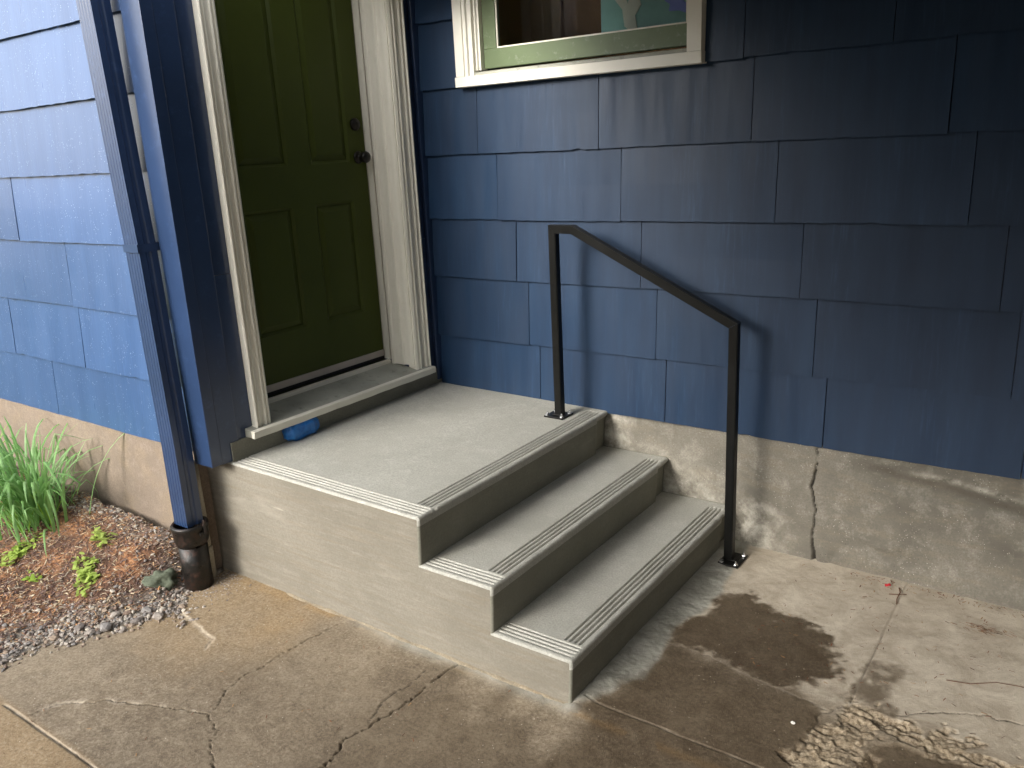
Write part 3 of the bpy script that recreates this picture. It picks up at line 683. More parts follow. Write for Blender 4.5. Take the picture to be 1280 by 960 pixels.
# ================================================================== DOWNSPOUT, PIPES
ds = thing('downspout', 'blue rectangular ribbed metal downspout running down the wall corner', 'downspout', (.0, -1.55, .3))
prof = []
w0, w1 = -.052, .052; d = .078; n = 5
prof.append((w0, 0)); 
for i in range(n):                # ribbed front
    a = w0+(w1-w0)*(i+.12)/n; b = w0+(w1-w0)*(i+.3)/n; c_ = w0+(w1-w0)*(i+.7)/n; e_ = w0+(w1-w0)*(i+.88)/n
    prof += [(a, -d), (b, -d+.0022), (c_, -d+.0022), (e_, -d)]
prof.append((w1, 0)); 
prof2 = [(w0, 0), (w0, -d)]+prof[1:-1]+[(w1, -d), (w1, -d*.66), (w1-.004, -d*.58), (w1-.004, -d*.42), (w1, -d*.34), (w1, 0)]
bm = bmesh.new(); spine = [(.010, -1.502, .30), (.014, -1.502, .66), (-.005, -1.496, 1.07), (-.018, -1.492, 1.49), (-.036, -1.49, 1.75), (-.066, -1.488, 2.45), (-.085, -1.488, 2.9), (-.10, -1.488, 3.40)]
R_ = []
for sx, sy, sz in spine:
    R_.append([bm.verts.new((sx+a*.92, sy+b+1.55, sz-.3)) for a, b in prof2])
for a, b in zip(R_, R_[1:]):
    k = len(a)
    for i in range(k): bm.faces.new((a[i], a[(i+1) % k], b[(i+1) % k], b[i]))
bm.faces.new(R_[0]); bm.faces.new(R_[-1][::-1])
obj('spout_tube', bm, M['navy_trim_wet'], ds)
bm = bmesh.new(); box(bm, -.075-.02, .036, -.0335, -.0315+.0, 0, .030); 
bm.free(); bm = bmesh.new()
zc = 1.49-.3; sxx = -.018
box(bm, sxx-.095, sxx-.049, .076, .080, zc-.016, zc+.016); box(bm, sxx-.0515, sxx-.0490, -.024, .076, zc-.016, zc+.016); box(bm, sxx-.0515, sxx+.0515, -.0265, -.024, zc-.016, zc+.016); box(bm, sxx+.049, sxx+.0515, -.024, .080, zc-.016, zc+.016)
st = obj('strap', bm, M['navy_trim_wet'], ds)
bm = bmesh.new(); lathe(bm, [(.004, 0), (.004, -.003)], (sxx-.078, .076, zc), 10, 'y'); obj('screw', bm, M['galv'], st)
dp = thing('drain_pipe', 'black tarred cast iron drain pipe with rusty hub under the downspout', 'pipe', (.018, -1.545, 0))
def tubeL(bm, po, pi, seg=40):
    prof = po+pi[::-1]; rings = []
    for r, h_ in prof: rings.append([bm.verts.new((r*math.cos(2*PI*k/seg), r*math.sin(2*PI*k/seg), h_)) for k in range(seg)])
    for a, b in zip(rings, rings[1:]+[rings[0]]):
        for k in range(seg): bm.faces.new((a[k], a[(k+1) % seg], b[(k+1) % seg], b[k]))
bm = bmesh.new(); tubeL(bm, [(.062, -.05), (.061, .1), (.061, .215)], [(.052, -.05), (.052, .215)]); obj('barrel', bm, M['iron'], dp, True)
bm = bmesh.new(); tubeL(bm, [(.0615, .205), (.070, .220), (.073, .236), (.074, .280), (.079, .286), (.079, .300), (.076, .305)], [(.0612, .206), (.064, .225), (.0655, .30), (.067, .3052)]); obj('hub', bm, M['iron'], dp, True)
bm = bmesh.new(); box(bm, .074, .090, .012, .022, .262, .330, .004); box(bm, .070, .082, -.006, .016, .258, .276, .004); obj('clamp_ear', bm, M['iron'], dp)
pp = thing('standpipe', 'pale cement coated pipe in the gap between foundation and steps', 'pipe', (.02, -1.462, 0))
bm = bmesh.new(); lathe(bm, [(.024, .155), (.024, .33), (.022, .45), (.021, .556)], (0, 0, 0), 20); obj('pipe_length', bm, M['pale_pipe'], pp, True)
bm = bmesh.new(); lathe(bm, [(.027, -.03), (.027, .08), (.028, .145), (.022, .150)], (.006, -.003, 0), 20); obj('pipe_stub', bm, M['pale_pipe'], pp, True)
pp.location = (-.012, -1.466, 0)

# blue plastic lump under the sill
bm = bmesh.new(); bmesh.ops.create_icosphere(bm, subdivisions=4, radius=1)
for v in bm.verts:
    x, y, z = v.co
    s = lambda t, p: math.copysign(abs(t)**p, t)
    v.co = Vector((.034*s(x, .8)+.002*math.sin(9*y+3*z), .098*s(y, .55)*(1-.16*max(0, -z)), .042*s(z, .6)+.003*math.sin(7*y)))
    v.co += v.co.normalized()*(.010*mnz.noise(Vector((x, y*3, z))*1.8)+.010*abs(mnz.noise(Vector((x, y*3, z))*3.5)))
o = obj('plastic_wrap', bm, M['blue'], None, True); o.location = (.180, -1.015, .598)
tag(o, 'crumpled blue plastic lump stuffed under the door sill', 'plastic')

# ================================================================== GROUND
step = .0046
gx = np.arange(-.60, 4.0, step); gy = np.arange(-3.1, .035, step)
X, Y = np.meshgrid(gx, gy, indexing='ij')
wx = (fbm(X, Y, 8, 4, 1)-.5); wy = (fbm(X, Y, 8, 4, 2)-.5); jx = (fbm(X, Y, 40, 3, 6)-.5); jy = (fbm(X, Y, 40, 3, 7)-.5)
Xw = X+.020*wx+.022*jx; Yw = Y+.020*wy+.022*jy; Xs = X+.008*wx+.005*jx; Ys = Y+.008*wy+.005*jy
CR = {
 'A': [(.80, -1.44), (.763, -1.669), (.762, -1.789), (.75, -1.887), (.765, -1.953), (.819, -2.039), (.816, -2.075), (.931, -2.114), (.981, -2.172), (1.071, -2.221), (1.2, -2.43)],
 'B': [(1.38, -1.38), (1.378, -1.449), (1.363, -1.535), (1.362, -1.7), (1.348, -1.762), (1.339, -1.847), (1.32, -1.918), (1.348, -1.986), (1.347, -2.028), (1.35, -2.43)],
 'B2': [(1.30, -1.50), (1.308, -1.557), (1.291, -1.663), (1.302, -1.742), (1.335, -1.817)],
 'I': [(.283, -2.428), (.309, -2.317), (.438, -2.227), (.604, -2.146), (.765, -2.097), (.816, -2.075)],
 'G': [(.15, -2.43), (4.0, -2.43)],
 'C': [(1.87, -1.33), (2.56, -1.34)],
 'D': [(1.95, -.895), (2.074, -.885), (2.243, -.920), (2.433, -.949), (2.557, -.97)],
 'E': [(2.62, .02), (2.62, -.93)],
 'F': [(2.757, -.884), (2.882, -.793), (2.988, -.742), (3.3, -.72), (4.0, -.75)],
 'K': [(1.35, -2.03), (1.8, -2.2), (2.5, -2.3), (3.0, -2.43)],
 'chip': [(-.02, -1.70), (.142, -1.727), (.284, -1.748), (.443, -1.786), (.472, -1.832)],
 'h1': [(2.56, -1.34), (2.55, -1.0), (2.60, -.93)],
 'h2': [(2.56, -1.34), (2.62, -2.43)],
}
wid = dict(A=.0022, B=.0040, B2=.0022, I=.003, G=.004, C=.003, D=.0025, E=.003, F=.0022, K=.002, chip=.003, h1=.003, h2=.002)
dep = dict(A=.008, B=.014, B2=.004, I=.006, G=.010, C=.004, D=.002, E=.004, F=.004, K=.003, chip=.004, h1=.006, h2=.004)
H = .004*(fbm(X, Y, 1.3, 3, 50)-.5) + .0035*(fbm(X, Y, 9, 4, 51)-.5) + .0016*(fbm(X, Y, 45, 3, 52)-.5)
crack = np.zeros_like(X); light_joint = np.zeros_like(X)
for kx, pts in CR.items():
    straight = kx in 'GCE'
    d_ = dist_poly(Xs if straight else Xw, Ys if straight else Yw, pts)
    var = .15+1.6*fbm(X, Y, 7, 3, len(kx)*3+ord(kx[0]) % 7+60)**1.5*1.3 if not straight else .8+.5*fbm(X, Y, 9, 2, 61)
    prof_ = np.clip(1.25-d_/(wid[kx]*var), 0, 1)
    H = H - dep[kx]*prof_
    if kx in ('C', 'D', 'G'): light_joint = np.maximum(light_joint, np.clip(1.5-d_/(.0055), 0, 1)*(.1+.9*fbm(X, Y, 25, 3, 66))); crack = np.maximum(crack, prof_*.35)
    elif kx == 'E': crack = np.maximum(crack, prof_*sstep(-.42, -.46, Y)*.6); light_joint = np.maximum(light_joint, np.clip(1.3-d_/.006, 0, 1)*sstep(-.7, -.75, Y))
    elif kx == 'chip': light_joint = np.maximum(light_joint, np.clip(1.4-d_/.010, 0, 1)*.45*(.4+fbm(X, Y, 18, 3, 69))); crack = np.maximum(crack, prof_*.15)
    elif kx == 'I': light_joint = np.maximum(light_joint, np.clip(1.4-d_/.015, 0, 1)*.35*(fbm(X, Y, 20, 3, 68) > .5)); crack = np.maximum(crack, prof_*.7*(fbm(X, Y, 12, 3, 67) > .48))
    elif kx in ('h1', 'h2', 'K'): crack = np.maximum(crack, prof_*.5)
    else: crack = np.maximum(crack, prof_)
# panels at slightly different heights
H = H + .004*sstep(.008, -.008, sdf(Xw, Yw, [(-.3, -1.6), (.142, -1.727), (.284, -1.748), (.443, -1.786), (.47, -1.80), (.60, -1.72), (.76, -1.67), (.80, -1.30), (-.3, -1.3)]))*sstep(.50, .42, X)
rub = sdf(X+.18*wx+.12*jx, Y+.18*wy+.12*jy, [(2.56, -1.30), (2.555, -1.05), (2.60, -.93), (2.66, -.91), (2.757, -.875), (2.84, -.93), (2.95, -.925), (3.15, -.915), (3.6, -.92), (3.6, -.99), (3.05, -.985), (2.86, -1.01), (2.80, -1.0), (2.735, -1.04), (2.72, -1.13), (2.67, -1.30)])
rubble = sstep(.012, -.012, rub)
H = H - rubble*(.004 + .016*np.abs(fbm(X, Y, 16, 3, 71)-.5)*2 - .004) + rubble*.013*(np.abs(fbm(X, Y, 42, 3, 72)-.5)*2-.3)
sunk = sstep(.01, -.01, sdf(Xw, Yw, [(2.68, -1.30), (2.74, -1.06), (2.80, -1.02), (2.86, -1.03), (3.05, -1.0), (3.6, -1.0), (3.6, -1.6), (2.7, -1.6)]))
H = H - sunk*.006
wet = np.maximum.reduce([
 sstep(.03, -.03, sdf(X+.16*wx+.09*jx, Y+.16*wy+.09*jy, [(1.965, -.90), (1.955, -.80), (1.985, -.63), (2.00, -.46), (2.09, -.42), (2.19, -.47), (2.31, -.50), (2.45, -.55), (2.53, -.65), (2.545, -.78), (2.47, -.92), (2.30, -.92), (2.10, -.90)])),
 .85*sstep(.04, -.04, sdf(X+.15*wx, Y+.15*wy, [(1.90, -1.36), (1.97, -1.10), (2.0, -.88), (2.47, -.945), (2.56, -1.05), (2.57, -1.35), (2.3, -1.9), (1.95, -1.85)])),
 .75*sstep(.05, -.03, sdf(X+.25*wx+.08*jx, Y+.25*wy+.08*jy, [(2.60, -.91), (2.63, -.72), (2.68, -.62), (2.725, -.72), (2.73, -.86)])),
 .8*sunk, .65*sstep(-1.42, -1.62, Y+.5*wy)*sstep(.95, 1.5, X)*sstep(4, 2.4, X), .25*sstep(-1.5, -1.8, Y+.3*wy)*sstep(.5, .8, X)])
pale = np.maximum(sstep(-1.05, -.80, Y+.12*wy)*sstep(1.85, 1.95, X), 0)*(1-.9*np.clip(wet, 0, 1)); pale = np.maximum(pale, np.clip(light_joint, 0, 1))
tanm = np.clip(sstep(.9, .45, X+.3*wx)*sstep(-2.1, -1.7, Y+.2*wy)*(.35+.9*(fbm(X, Y, 5, 4, 91)-.3)) + .55*sstep(-2.40, -2.44, Y) + .8*np.exp(-((X-1.41)/.06)**2-((Y+1.42)/.02)**2) + .6*np.exp(-((Y+1.415+.01*wx)/.018)**2)*(fbm(X, Y, 9, 3, 92) > .46), 0, .85)
slur = sstep(.02, -.01, sdf(X+.06*wx, Y+.06*wy, [(1.84, -1.40), (1.90, -1.33), (1.93, -1.20), (1.995, -1.14), (1.985, -1.0), (1.965, -.90), (1.945, -.79), (2.0, -.45), (1.96, -.2), (1.95, 0.05), (1.80, .05)]))
slur = np.maximum(slur, .75*np.exp(-((Y+1.40)/.035)**2)*sstep(.7, 1.1, X)*sstep(1.9, 1.85, X))
H = H + slur*(.006*(fbm(X, Y, 30, 3, 130)-.4)+.003*(fbm(X, Y, 80, 3, 131)-.5)); H = H + .012*slur*np.clip(1-(X-1.86)/.09, 0, 1)*sstep(1.80, 1.86, X)
# slabs: flood through everything that is not a joint, by sign tests on the control joints
def left_of(pts):
    big = 9.; P_ = list(pts); return P_
reg = np.zeros(X.shape, int)
mask = np.ones(X.shape, bool)
for kx in ('A', 'B', 'I', 'G', 'C', 'D', 'E', 'F', 'h1', 'h2'):
    straight = kx in 'GCE'
    mask &= dist_poly(Xs if straight else Xw, Ys if straight else Yw, CR[kx]) > .0072
lab = np.zeros(X.shape, np.int32); cur = 0
ids = np.where(mask, np.arange(mask.size).reshape(mask.shape)+1, 0)
for it in range(400):                       # label propagation with sweeping maxima
    old = ids.copy()
    for ax in (0, 1):
        for rev in (0, 1):
            A = ids if not rev else np.flip(ids, ax); Mk = mask if not rev else np.flip(mask, ax)
            A = np.moveaxis(A, ax, 0); Mk = np.moveaxis(Mk, ax, 0)
            for i in range(1, A.shape[0]):
                np.maximum(A[i], A[i-1], out=A[i], where=Mk[i] & (A[i-1] > 0))
    if (old == ids).all(): break
u, cnt = np.unique(ids[ids > 0], return_counts=True)
keep = u[cnt > 4000]; lab = np.where(np.isin(ids, keep), ids, 0)
for it in range(400):                       # grow labels over the joints
    if (lab > 0).all(): break
    L2 = lab.copy()
    for ax, sh in ((0, 1), (0, -1), (1, 1), (1, -1)):
        r_ = np.roll(lab, sh, ax); L2 = np.where((L2 == 0) & (r_ > 0), r_, L2)
    lab = L2
nx, ny = X.shape; idx = np.arange(nx*ny).reshape(nx, ny)
Fq = np.stack([idx[:-1, :-1], idx[1:, :-1], idx[1:, 1:], idx[:-1, 1:]], -1)
fl_ = lab[:-1, :-1]
cxm = X[:-1, :-1]; cym = Y[:-1, :-1]
hide = ((cxm < 1.80) & (cym > -1.34)) | ((cxm < .0) & (cym > -1.40))
pave = bpy.data.objects.new('pavement', None); link(pave); pave['kind'] = 'structure'; pave['label'] = 'cracked brown concrete pavement with damp stains'
V = np.stack([X, Y, H], -1).reshape(-1, 3)
AT = {'wet': wet, 'pale': pale, 'rubble': rubble, 'slurry': slur, 'crack': np.clip(crack, 0, 1), 'tan': tanm}
for kk in np.unique(fl_):
    sel = (fl_ == kk) & ~hide
    if sel.sum() < 200: continue
    f = Fq[sel]; uq, inv = np.unique(f.ravel(), return_inverse=True)
    pymesh('slab', V[uq], inv.reshape(-1, 4), M['ground'], pave, True, {n_: a.ravel()[uq] for n_, a in AT.items()})
# the rest of the driveway as a coarse sheet round the detailed one, and the yard below it
def sheet(name, rects, z, mat, kind='structure'):
    bm = bmesh.new()
    for x0, x1, y0, y1 in rects:
        quad(bm, [(x0, y0, z), (x1, y0, z), (x1, y1, z), (x0, y1, z)])
    o = obj(name, bm, mat); o['kind'] = kind; return o
def plain_drive():
    k = NT('plain_driveway_concrete', .9, .3); co = k.co(); big = k.noise(co, 1.5, 7, .62, .5); mid = k.noise(co, 7, 7, .68)
    c = k.mix(k.rng(big, .34, .66), (.21, .168, .120), (.30, .245, .178)); k.col(k.mix(k.rng(mid, .52, .72, 0, .55), c, (.28, .235, .175))); k.bump(k.noise(co, 200, 3), .5, .003); return k.m
sheet('driveway', [(-.6, 8, -14, -3.1+.004), (3.99, 8, -3.1, .03)], -.001, plain_drive())
def yard():
    k = NT('yard_grass_ground', .95, .2); co = k.co(); k.col(k.mix(k.rng(k.noise(co, 3, 6, .7), .35, .65), (.05, .09, .025), (.11, .12, .05))); k.bump(k.noise(co, 60, 4), .8, .02); return k.m
sheet('ground', [(-60, 60, -60, 60)], -.07, yard())

# mulch bed
step = .009
bx = np.arange(-2.6, .16, step); by = np.arange(-3.2, -1.40, step)
X, Y = np.meshgrid(bx, by, indexing='ij')
edge = [(-.9, -3.2), (-.45, -2.75), (-.20, -2.45), (-.12, -2.33), (-.14, -2.167), (-.03, -2.06), (.035, -1.90), (.13, -1.735), (.10, -1.66), (.035, -1.60), (.02, -1.50), (.01, -1.38), (-2.7, -1.38), (-2.7, -3.2)]
sd = sdf(X+.05*(fbm(X, Y, 8, 3, 101)-.5), Y+.05*(fbm(X, Y, 8, 3, 102)-.5), edge)
hh = .17*sstep(-2.05, -1.48, Y)*sstep(.05, -.30, X) + .03*sstep(-.2, -1.0, X) + .05*sstep(.0, .16, -sd)*.35
hh = hh*sstep(0, .14, -sd)**.8 + .018*(fbm(X, Y, 14, 4, 110)-.4) + .010*(fbm(X, Y, 50, 3, 111)-.5)
hh = np.where(sd > 0, -.012-.03*np.clip(sd*12, 0, 1), hh+.002)
def bed_h(x, y):
    i = int(round((x+2.6)/step)); j = int(round((y+3.2)/step))
    i = min(max(i, 0), X.shape[0]-1); j = min(max(j, 0), X.shape[1]-1); return float(hh[i, j]), float(sd[i, j])
grav = sstep(-.26, -.06, sd+.10*(fbm(X, Y, 6, 3, 120)-.5))
nx, ny = X.shape; idx = np.arange(nx*ny).reshape(nx, ny)
Fq = np.stack([idx[:-1, :-1], idx[1:, :-1], idx[1:, 1:], idx[:-1, 1:]], -1); fs = (sd[:-1, :-1] < .03)
f = Fq[fs]; uq, inv = np.unique(f.ravel(), return_inverse=True)
V = np.stack([X, Y, hh], -1).reshape(-1, 3)
o = pymesh('mulch_bed', V[uq], inv.reshape(-1, 4), M['mulch'], None, True, {'gravel': grav.ravel()[uq]}); o['kind'] = 'structure'; o['label'] = 'brown mulch bed along the left foundation'

def scatter(name, n, gen, shape, mat, kind='stuff', parent=None, smooth=False, label=None):
    """many small loose pieces joined in one mesh; shape: (verts, faces) unit piece"""
    sv_, sf = shape; sv_ = np.array(sv_, float); sf = np.array(sf); VV = []; FF = []; PK = []; k = 0; t = 0
    while k < n and t < n*12:
        t += 1; g = gen()
        if g is None: continue
        (x, y, z), (sx, sy, sz), rot = g
        v = sv_*(1+rng.uniform(-.25, .25, sv_.shape))*np.array([sx, sy, sz])
        Rm = np.array(Matrix.Rotation(rot[2], 3, 'Z') @ Matrix.Rotation(rot[1], 3, 'Y') @ Matrix.Rotation(rot[0], 3, 'X'))
        VV.append(v@Rm.T+np.array([x, y, z])); FF.append(sf+k*len(sv_)); PK.append(np.full(len(sv_), rng.random())); k += 1
    o = pymesh(name, np.concatenate(VV), np.concatenate(FF), mat, parent, smooth, {'pick': np.concatenate(PK)})
    if kind: o['kind'] = kind
    if label: o['label'] = label
    return o
flake = ([(-1, -.5, 0), (1, -.6, .1), (1.1, .5, 0), (-.9, .6, .15), (0, 0, .6)], [(0, 1, 4), (1, 2, 4), (2, 3, 4), (3, 0, 4), (0, 2, 1), (0, 3, 2)])
ph = (1+5**.5)/2
ico_v = np.array([(-1, ph, 0), (1, ph, 0), (-1, -ph, 0), (1, -ph, 0), (0, -1, ph), (0, 1, ph), (0, -1, -ph), (0, 1, -ph), (ph, 0, -1), (ph, 0, 1), (-ph, 0, -1), (-ph, 0, 1)])/1.9
ico_f = [(0,11,5),(0,5,1),(0,1,7),(0,7,10),(0,10,11),(1,5,9),(5,11,4),(11,10,2),(10,7,6),(7,1,8),(3,9,4),(3,4,2),(3,2,6),(3,6,8),(3,8,9),(4,9,5),(2,4,11),(6,2,10),(8,6,7),(9,8,1)]
def g_chip():
    x, y = rng.uniform(-2.2, .05), rng.uniform(-2.7, -1.44); h_, s_ = bed_h(x, y)
    if s_ > -.05: return None
    L0 = rng.uniform(.004, .014)
    return (x, y, h_+.002), (L0, L0*rng.uniform(.18, .5), L0*.3), (rng.uniform(-.5, .5), rng.uniform(-.5, .5), rng.uniform(0, 6.3))
scatter('mulch_flakes', 26000, g_chip, flake, M['chips'], label='loose bark flakes and orange catkins over the bed')
def g_grav():
    x, y = rng.uniform(-1.2, .26), rng.uniform(-2.9, -1.46); h_, s_ = bed_h(x, y)
    if s_ > .02+.05*rng.random() or s_ < -.22-.1*rng.random(): return None
    if rng.random() > math.exp(-abs(s_+.05)/.09): return None
    L0 = .002+.0095*rng.random()**2.6
    return (x, y, max(h_, .001)+L0*.25), (L0*rng.uniform(.8, 1.5), L0*rng.uniform(.7, 1), L0*rng.uniform(.45, .8)), (rng.uniform(-.3, .3), rng.uniform(-.3, .3), rng.uniform(0, 6.3))
scatter('gravel', 5200, g_grav, (ico_v, ico_f), M['stones'], label='small grey gravel between the bed and the pavement')
def g_grit():
    x, y = rng.uniform(.0, .35), rng.uniform(-1.66, -1.40)
    if x > .2 and y > -1.41-.5*(x-.2): pass
    if rng.random() > math.exp(-((x-.02)/.12)**2-((y+1.5)/.1)**2): return None
    L0 = .0015+.004*rng.random()**2; return (x, y, .003), (L0, L0, L0*.7), (0, 0, rng.uniform(0, 6))
scatter('grit', 900, g_grit, (ico_v, ico_f), M['stones'], label='fine grit by the drain pipe')
def g_rub():
    pts = [(2.56, -1.30), (2.555, -1.05), (2.60, -.93), (2.66, -.91), (2.757, -.875), (2.84, -.93), (2.95, -.925), (3.3, -.915), (3.3, -.985), (3.05, -.985), (2.86, -1.01), (2.80, -1.0), (2.735, -1.04), (2.72, -1.13), (2.67, -1.30)]
    x, y = rng.uniform(2.5, 3.3), rng.uniform(-1.3, -.85)
    a = sdf(np.array([x]), np.array([y]), pts)[0]
    if a > .012: return None
    L0 = .002+.010*rng.random()**3.5
    return (x, y, -.016+L0*.2), (L0*rng.uniform(.7, 1.6), L0*rng.uniform(.5, 1), L0*rng.uniform(.3, .6)), (rng.uniform(-.4, .4), rng.uniform(-.4, .4), rng.uniform(0, 6.3))
scatter('broken_aggregate', 620, g_rub, (ico_v, ico_f), M['rubble'], label='crumbled tan aggregate in the broken patch of pavement')
def g_lit():
    r_ = rng.random()
    if r_ < .45: x, y = rng.uniform(2.2, 3.4), rng.uniform(-.9, -.02)
    elif r_ < .7: x, y = rng.uniform(2.4, 3.4), -.02-abs(rng.normal(0, .03))
    else: x, y = rng.uniform(.3, 3.2), rng.uniform(-2.6, -1.42)
    L0 = rng.uniform(.003, .009); return (x, y, .004), (L0, L0*rng.uniform(.15, .4), L0*.15), (0, 0, rng.uniform(0, 6.3))
scatter('leaf_litter', 650, g_lit, flake, M['litter'], label='tiny dry leaf scraps scattered on the pavement')
def g_li2():
    x, y = 2.93+rng.normal(0, .045), -.225+rng.normal(0, .016); L0 = rng.uniform(.003, .011)
    return (x, y, .004+rng.uniform(0, .004)), (L0, L0*.22, L0*.15), (rng.uniform(-.3, .3), 0, rng.normal(-.3, .5))
o = scatter('leaf_pile', 90, g_li2, flake, M['litter'], label='small rusty brown clump of dry needles on the pale pavement')
# larger loose stones along the bed edge
sp = [(.10, -1.80, .022), (.055, -1.87, .019), (.0, -1.97, .024), (-.03, -2.02, .016), (.07, -1.76, .014), (.02, -1.80, .020), (-.05, -1.90, .018), (.12, -1.70, .016), (-.02, -1.86, .015), (-.09, -2.03, .020), (-.12, -2.12, .016), (.07, -1.94, .013)]
SL = ['flat stone resting on the pavement just right of the mossy rock', 'flat stone in the middle of the gravel edge below the nearest weed patch', 'largest flat stone farther left along the gravel edge', 'small stone at the gravel edge beside the largest flat stone', 'small stone between the mossy rock and the pavement', 'stone half sunk in gravel left of the mossy rock', 'stone on the mulch side of the gravel below the nearest weed patch', 'small stone at the foot of the drain pipe', 'small stone uphill in the gravel band', 'stone in the gravel near the left end of the pavement edge', 'leftmost loose stone of the gravel edge', 'smallest stone lying out on the concrete at the gravel edge']
def stone(r, seed, flat=.6):
    rr_ = random.Random(seed); bm = bmesh.new(); bmesh.ops.create_icosphere(bm, subdivisions=2, radius=r)
    for v in bm.verts: v.co *= 1+rr_.uniform(-.14, .14)
    for v in bm.verts: v.co.x *= 1.3; v.co.z *= flat
    return bm
for i, (x, y, r) in enumerate(sp):
    o = obj('stone', stone(r, i), M['stones'], None, False); o.location = (x, y, max(bed_h(x, y)[0], 0)+r*.3); o.rotation_euler = (0, 0, i*1.3)
    at = o.data.attributes.new('pick', 'FLOAT', 'POINT'); at.data.foreach_set('value', [((i*.37) % 1)]*len(o.data.vertices))
    tag(o, SL[i], 'stone', 'loose stones along the mulch bed')
# mossy rock by the pipe
bm = bmesh.new(); bmesh.ops.create_icosphere(bm, subdivisions=4, radius=1)
from mathutils import noise as mn
for v in bm.verts:
    p = v.co.copy(); v.co = Vector((p.x*.075, p.y*.048, p.z*.050))*(1+.5*(mn.noise(p*1.6)+.5*mn.noise(p*4)))
o = obj('mossy_rock', bm, M['moss'], None, True); o.location = (-.085, -1.655, .045); o.rotation_euler = (0, 0, .9)
at = o.data.attributes.new('pick', 'FLOAT', 'POINT'); at.data.foreach_set('value', [.2]*len(o.data.vertices))
tag(o, 'dark mossy rock at the foot of the black drain pipe', 'rock')
# white pebble, red petal, twigs
o = obj('pebble', stone(.0055, 3, .8), M['pebble_white']); o.location = (2.497, -1.099, .005); tag(o, 'tiny white pebble on the damp brown slab', 'pebble')
bm = bmesh.new(); bmesh.ops.create_icosphere(bm, subdivisions=3, radius=.011)
for v in bm.verts: v.co.z = v.co.z*.3+.003*math.sin(v.co.x*300); v.co.x *= 1.1
o = obj('petal', bm, M['red'], None, True); o.location = (2.556, -.066, .006); tag(o, 'bright red petal on the pavement near the foundation', 'petal')
def twig(name, pts, r, label):
    bm = bmesh.new(); rs = []
    P3 = [Vector(p) for p in pts]
    for i, p in enumerate(P3):
        d_ = (P3[min(i+1, len(P3)-1)]-P3[max(i-1, 0)]).normalized(); s_ = d_.cross(Vector((0, 0, 1))).normalized(); u_ = s_.cross(d_); q = r*(1-.5*i/len(P3))
        rs.append([bm.verts.new(p+s_*q*math.cos(a)+u_*q*math.sin(a)) for a in (0, 1.26, 2.51, 3.77, 5.03)])
    for a, b in zip(rs, rs[1:]):
        for i in range(5): bm.faces.new((a[i], a[(i+1) % 5], b[(i+1) % 5], b[i]))
    bm.faces.new(rs[0]); bm.faces.new(rs[-1]); o = obj(name, bm, M['brown_wood']); tag(o, label, 'twig'); return o
twig('twig', [(2.600, -.07, .006), (2.612, -.11, .009), (2.61, -.16, .005), (2.617, -.20, .004)], .0028, 'thin reddish twig lying beside the red petal')
twig('twig', [(2.575, -.135, .004), (2.605, -.125, .006), (2.635, -.105, .004)], .0022, 'short forked twig crossing the reddish one')
twig('twig', [(2.86, -.62, .005), (2.93, -.60, .004), (3.0, -.55, .005), (3.12, -.52, .004)], .0016, 'long hair thin root strand on the pale pavement')

# ================================================================== PLANTS
def blade(name, base, az, length, width, lean, droop, mat, parent, kink=None, seg=9):
    """strap leaf: a folded ribbon that rises, leans out and bends over"""
    bm = bmesh.new(); p = Vector(base); th = lean; rows_ = []; dirh = Vector((math.cos(az), math.sin(az), 0)); side = Vector((-math.sin(az), math.cos(az), 0))
    for i in range(seg+1):
        t = i/seg; w = width*(.75+.6*t-1.0*t*t)*(1 if t < .9 else .55) if t < .99 else width*.12
        d_ = dirh*math.sin(th)+Vector((0, 0, 1))*math.cos(th); nrm = side.cross(d_)
        rows_.append([bm.verts.new(p-side*w*.5+nrm*w*.12), bm.verts.new(p-nrm*w*.05), bm.verts.new(p+side*w*.5+nrm*w*.12)])
        th += droop/seg*(.3+1.6*t)
        if kink and abs(t-kink) < .5/seg: th += 1.35
        p = p+d_*length/seg
    for a, b in zip(rows_, rows_[1:]):
        bm.faces.new((a[0], a[1], b[1], b[0])); bm.faces.new((a[1], a[2], b[2], b[1]))
    return obj(name, bm, mat, parent, True)
pt = thing('strap_leaf_plant', 'clump of long green strap leaves flopping beside the foundation', 'plant', (-1.05, -1.73, .13))
r = random.Random(11)
for i in range(170):
    a = r.uniform(0, 2*PI); rad = abs(r.gauss(0, .10)); L0 = r.uniform(.36, .70)
    b0 = (rad*math.cos(a)*1.5, rad*math.sin(a)*.8, -.02)
    az = a+r.gauss(0, .6); lean = r.uniform(.03, .36); 
    if r.random() < .3: az = -PI/2+r.gauss(-.3, .7)
    blade('leaf', b0, az, L0, r.uniform(.012, .021), lean, r.uniform(.5, 2.6), M['leaf'], pt, r.uniform(.45, .8) if r.random() < .45 else None)
for i in range(60):
    a = r.uniform(0, 2*PI); rad = abs(r.gauss(0, .07))
    blade('leaf', (rad*math.cos(a)*1.4, rad*math.sin(a)*.8, -.02), a+r.gauss(0, .6), r.uniform(.12, .28), r.uniform(.010, .016), r.uniform(.02, .5), r.uniform(.1, .8), M['leaf_base'], pt)
for (bx_, by_, az, L0, ln, dr, kk) in [(.10, .02, .4, .52, .10, .15, None), (.07, .03, 2.8, .50, .05, .10, None), (.12, .03, .2, .50, .04, .5, .80), (.10, .0, .1, .36, .30, .3, .62), (.13, .0, -.2, .30, .25, 1.3, .6), (.15, .0, -.5, .33, .9, 2.2, None), (.11, .02, .6, .55, .0, .25, .78)]:
    blade('leaf', (bx_, by_, -.02), az, L0, .013, ln, dr, M['leaf'], pt, kk)
p2 = thing('lime_plant', 'bright lime green plant at the left edge beside the strap leaves', 'plant', (-1.66, -1.74, .16))
